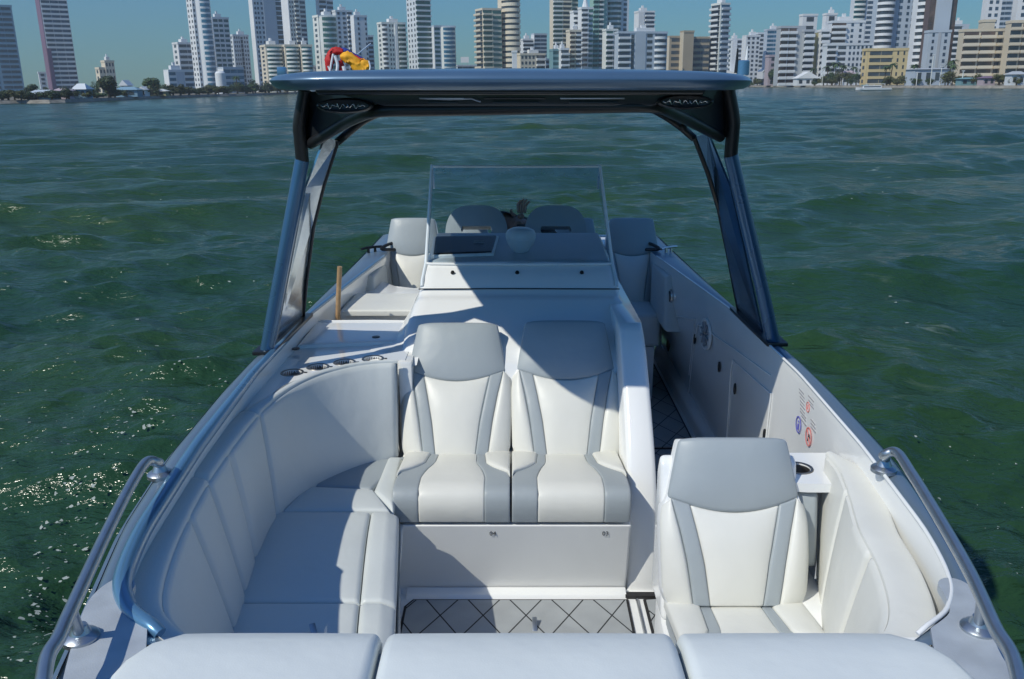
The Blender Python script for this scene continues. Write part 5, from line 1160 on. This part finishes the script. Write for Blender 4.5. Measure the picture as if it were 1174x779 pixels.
house(1110, 16, 2.2, 8, 'teal', 'teal', 'low green kiosk in front of the beige balcony building', False, rh=.5)
house(1133, 12, 2.4, 8, 'pink', 'purple', 'reddish stall in front of the beige balcony building', False, rh=.6)
house(1166, 14, 3.4, 10, 'cool', 'grey', 'dark fronted boathouse at the right end of the shore', False, rh=1)
t = wthing('water_tank', 255, 40, 'round white water tank standing before the white gridded tower', 'tank')
mk('tank', *lathe([(2.3, 0), (2.3, 9), (1.6, 9.8), (.1, 10)], (0, 0, 0), 20), WM['white'], t)
# lamp posts on the quay
for u, hh in ((890, 9), (903, 11), (942, 9), (1066, 18), (1077, 11), (1102, 8), (1050, 8)):
    t = wthing('lamp_post', u, 5, 'thin pale post on the quay of the right shore', 'lamp post', group='posts along the quay')
    mk('post', *tube([(0, 0, 0), (0, 0, hh*.6)], .16, 6), WM['pale'], t, smooth=False); mk('lamp_head', *boxg(-.5, .5, -.2, .2, hh*.6, hh*.6+.25), WM['white'], t, smooth=False)
# ---- trees
MT['leaf0'] = mat('dark_leaves', (.030, .055, .018), .7, noise=(.5, .5)); MT['leaf1'] = mat('olive_leaves', (.075, .085, .022), .7, noise=(.5, .45)); MT['leaf2'] = mat('green_leaves', (.045, .085, .025), .7, noise=(.5, .5)); MT['bark'] = mat('bark', (.10, .075, .05), .9, noise=(3, .3))
TR = random.Random(9)
def crown_mesh(w, h, n, leaf, seed, lobes=9):
    r = random.Random(seed); L = []
    for i in range(lobes):
        a = r.uniform(0, 6.28); q = r.uniform(.1, .62); zz = r.uniform(.30, .80)
        L.append((q*math.cos(a)*w/2, q*math.sin(a)*w/2, zz*h, r.uniform(.28, .48)*w/2, r.uniform(.16, .26)*h))
    V = []; Fc = []
    for _ in range(n):
        cx, cy, cz, rw_, rh_ = r.choice(L)
        while True:
            d = Vector((r.uniform(-1, 1), r.uniform(-1, 1), r.uniform(-1, 1)))
            if .35 < d.length < 1: break
        p = Vector((cx+d.x*rw_, cy+d.y*rw_, max(h*.06, cz+d.z*rh_)))
        N = (d+Vector((r.uniform(-.6, .6), r.uniform(-.6, .6), r.uniform(-.2, .9)))).normalized(); a = N.orthogonal().normalized(); a.rotate(Matrix.Rotation(r.uniform(0, 6.28), 3, N)); b = N.cross(a)
        s1 = leaf*r.uniform(.6, 1.4); s2 = s1*r.uniform(.4, .8); k = len(V)
        V += [p+a*s1, p+b*s2, p-a*s1, p-b*s2]; Fc.append((k, k+1, k+2, k+3))
    return V, Fc
def tree(u, wpx, hm, back, leaf, label, group=None, name='broadleaf_tree', seed=None, dens=1):
    k = pxm(u, back); w = wpx*k; t = wthing(name, u, back, label, 'tree', TR.uniform(0, 6), group)
    g = crown_mesh(w, hm, int(900*dens), max(.16, w*.038), seed or TR.randint(0, 9999))
    mk('crown', *g, leaf, NOREC if False else t, smooth=False)
    lim = [tube([(0, 0, 0), (w*.02, 0, hm*.25), (-w*.01, 0, hm*.5)], .1, 7, rr=[w*.045, w*.032, w*.018])]
    for a in (0, 2.1, 4.2): lim.append(tube([(0, 0, hm*.22), (math.cos(a)*w*.15, math.sin(a)*w*.15, hm*.45), (math.cos(a)*w*.26, math.sin(a)*w*.26, hm*.62)], .1, 5, rr=[w*.02, w*.014, w*.006]))
    mk('trunk', *join(*lim), 'bark', t, smooth=False)
def palm(u, hm, back, label, group=None, seed=0):
    r = random.Random(seed+u); t = wthing('palm_tree', u, back, label, 'palm tree', r.uniform(0, 6), group)
    mk('trunk', *tube(catmull([(0, 0, 0), (.15, 0, hm*.4), (.45, 0, hm*.9)], 4), .2, 7), 'bark', t, smooth=False)
    fr_ = []
    for i in range(13):
        a = i*2*math.pi/13+r.uniform(-.2, .2); el = r.uniform(-.1, .9); Lf = hm*.30*r.uniform(.8, 1.15); V = []; Fc = []
        pts = []
        for s in range(6):
            q = s/5; pts.append(Vector((.45+math.cos(a)*Lf*q, math.sin(a)*Lf*q, hm*.9+Lf*(el*q-.95*q*q))))
        for s, p in enumerate(pts):
            wdt = Lf*.14*math.sin(math.pi*min(1, .15+s/5*.85)); side = Vector((-math.sin(a), math.cos(a), -.35)); s2 = Vector((math.sin(a), -math.cos(a), -.35)); V += [p+side*wdt, p, p+s2*wdt]
        for s in range(5):
            b0 = s*3; Fc += [(b0, b0+1, b0+4, b0+3), (b0+1, b0+2, b0+5, b0+4)]
        fr_.append((V, Fc))
    mk('fronds', *join(*fr_), 'leaf2', t, smooth=False)
GS = 'trees along the left shore'; GR = 'trees along the right shore'
tree(126, 31, 6.6, 5, 'leaf0', 'big round dark tree on the left waterfront below the cream blocks', seed=4, dens=2.4)
tree(38, 22, 4.4, 14, 'leaf0', 'dark round tree between the left glass tower and the purple sided tower', seed=8, dens=1.6)
tree(178, 32, 7.0, 22, 'leaf2', 'broad green tree behind the pale roofed shelter', seed=12, dens=2)
tree(105, 12, 3.8, 10, 'leaf2', 'small green tree left of the big round dark tree', seed=3)
for u, w_, h_, b_, l_ in ((3, 16, 2.6, 5, 'leaf0'), (18, 14, 2.4, 4, 'leaf1'), (33, 13, 1.9, 4, 'leaf0'), (60, 14, 2.1, 4, 'leaf0'), (80, 17, 2.9, 4, 'leaf0'), (92, 10, 3.9, 16, 'leaf0'), (101, 13, 2.0, 5, 'leaf1'), (151, 10, 3.4, 22, 'leaf2'), (164, 13, 3.0, 20, 'leaf2'),
                          (196, 12, 2.6, 6, 'leaf1'), (207, 13, 2.8, 6, 'leaf1'), (218, 12, 3.2, 6, 'leaf2'), (229, 13, 2.6, 6, 'leaf1'), (240, 12, 2.6, 6, 'leaf1'), (251, 12, 3.0, 7, 'leaf1'), (262, 12, 2.6, 7, 'leaf2'), (273, 13, 5.6, 22, 'leaf0'), (284, 13, 3.4, 8, 'leaf2'), (293, 14, 6.0, 14, 'leaf0'), (305, 15, 5.4, 10, 'leaf0'), (318, 12, 3.0, 8, 'leaf1'), (330, 12, 3.5, 8, 'leaf1'), (343, 12, 3.5, 8, 'leaf1'),
                          (52, 14, 2.6, 18, 'leaf2'), (68, 9, 2.2, 18, 'leaf2'), (113, 9, 4.6, 14, 'leaf2'), (141, 9, 3.2, 16, 'leaf0')):
    tree(u, w_*1.45, h_*1.15, b_, l_, 'small tree or bush in the green fringe of the left shore', GS)
tree(889, 24, 12.5, 14, 'leaf2', 'left half of the pair of round trees beside the hardtop end', seed=21, dens=2)
tree(905, 20, 11.5, 15, 'leaf2', 'right half of the pair of round trees left of the white gabled boathouse', seed=22, dens=2)
for u, w_, h_, b_, l_ in ((868, 12, 4, 9, 'leaf1'), (944, 13, 5, 12, 'leaf1'), (953, 12, 6.5, 18, 'leaf2'), (962, 12, 7, 12, 'leaf1'), (971, 12, 6, 10, 'leaf1'), (981, 12, 5.5, 10, 'leaf2'), (1016, 13, 4, 8, 'leaf1'), (1028, 14, 4, 8, 'leaf1'), (1042, 12, 6.2, 16, 'leaf0'), (1086, 15, 5.0, 8, 'leaf1'), (1097, 10, 3.4, 8, 'leaf1'), (1122, 9, 2.6, 8, 'leaf2'), (1145, 14, 3.6, 9, 'leaf1'), (1156, 10, 3.8, 9, 'leaf1'), (770, 24, 8.5, 40, 'leaf1'), (800, 30, 6.5, 40, 'leaf1')):
    tree(u, w_*1.35, h_*1.05, b_, l_, 'small tree or bush in the green fringe of the right shore', GR)
for u, hm, b_ in ((930, 9, 20), (948, 10, 18), (957, 11.5, 22), (964, 10, 20), (976, 9, 16), (1013, 8.5, 14), (1020, 9.5, 16), (1045, 8.5, 14), (1086, 9.5, 16), (1091, 8, 14), (878, 11, 22)):
    palm(u, hm, b_, 'slender palm rising above the bushes of the right shore', 'palms on the right shore')
rb = random.Random(77)
for k_ in range(34):
    u = 2+k_*10.3+rb.uniform(-4, 4); tree(u, rb.uniform(17, 27), rb.uniform(1.6, 3.0)*(1 if u < 160 else 1.5), rb.uniform(3, 16), rb.choice(('leaf0', 'leaf0', 'leaf2', 'leaf1')), 'small tree or bush in the green fringe of the left shore', GS, dens=.8)
for k_ in range(17):
    u = 866+k_*18.5+rb.uniform(-7, 7)
    if 990 < u < 1010: continue
    tree(u, rb.uniform(12, 20), rb.uniform(2.4, 4.6), rb.uniform(5, 14), rb.choice(('leaf0', 'leaf1', 'leaf2')), 'small tree or bush in the green fringe of the right shore', GR, dens=.7)
palm(272, 8, 14, 'single dark palm before the low blue grey block on the left shore')
# ---- white yacht
yp = W(1001, 104.3, z=0)
yt = Thing('motor_yacht', yp, 'small white motor yacht cruising in front of the yellow building', 'yacht', world=True)
k = yp.length/1045
L = 38*k
hr = []
for i in range(13):
    s = i/12; x = (-.5+s)*L; wv = 1.5*k*2*(1-max(0, (.35-s)/.35)**2)**.5*.8+.01; sh = 2.6*k*(1+.35*(1-s)**2)
    hr.append([(x, -wv, sh*1.0), (x, -wv*.9, .3), (x, 0, -.2), (x, wv*.9, .3), (x, wv, sh), (x, 0, sh+.05)])
mk('hull', *grid(hr, closeu=True, caps=True), WM['white'], yt)
mk('cabin', *boxg(-.30*L, .22*L, -1.6*k, 1.6*k, 2.6*k, 5.4*k), WM['white'], yt, smooth=False, bevel=.15)
mk('cabin_windows', *boxg(-.285*L, .19*L, -1.62*k, -1.601*k, 3.5*k, 4.7*k), GM['navy'], yt, smooth=False)
mk('flybridge', *boxg(-.22*L, .32*L, -1.5*k, 1.5*k, 6.6*k, 7.2*k), WM['white'], yt, smooth=False, bevel=.1)
for x in (-.2, .0, .3): mk('flybridge_post', *tube([(x*L, -1.2*k, 5.4*k), (x*L, -1.2*k, 6.6*k)], .08, 6), WM['white'], yt, smooth=False)
mk('sail_cover', *boxg(-.34*L, -.15*L, -1*k, 1*k, 5.45*k, 6.4*k), WM['teal'], yt, smooth=False)
wv_ = []
rr2 = random.Random(2); BV = []; BF = []
for _ in range(60):
    x = yp.x+(-.5-rr2.random()**2*.35)*L*rr2.choice((1, 1, .9)); y = yp.y-1.9*k*rr2.uniform(.2, 1.2); r = k*rr2.uniform(.3, 1.1); kk = len(BV)
    for q in range(6): BV.append((x+r*1.6*math.cos(q), y+r*math.sin(q), .12+rr2.uniform(0, .5*k)))
    BF.append(tuple(range(kk, kk+6)))
bw = mk('bow_wave', BV, BF, 'foam', NOREC, smooth=False); props(bw, 'white bow wave breaking at the yacht', 'foam', kind='stuff')
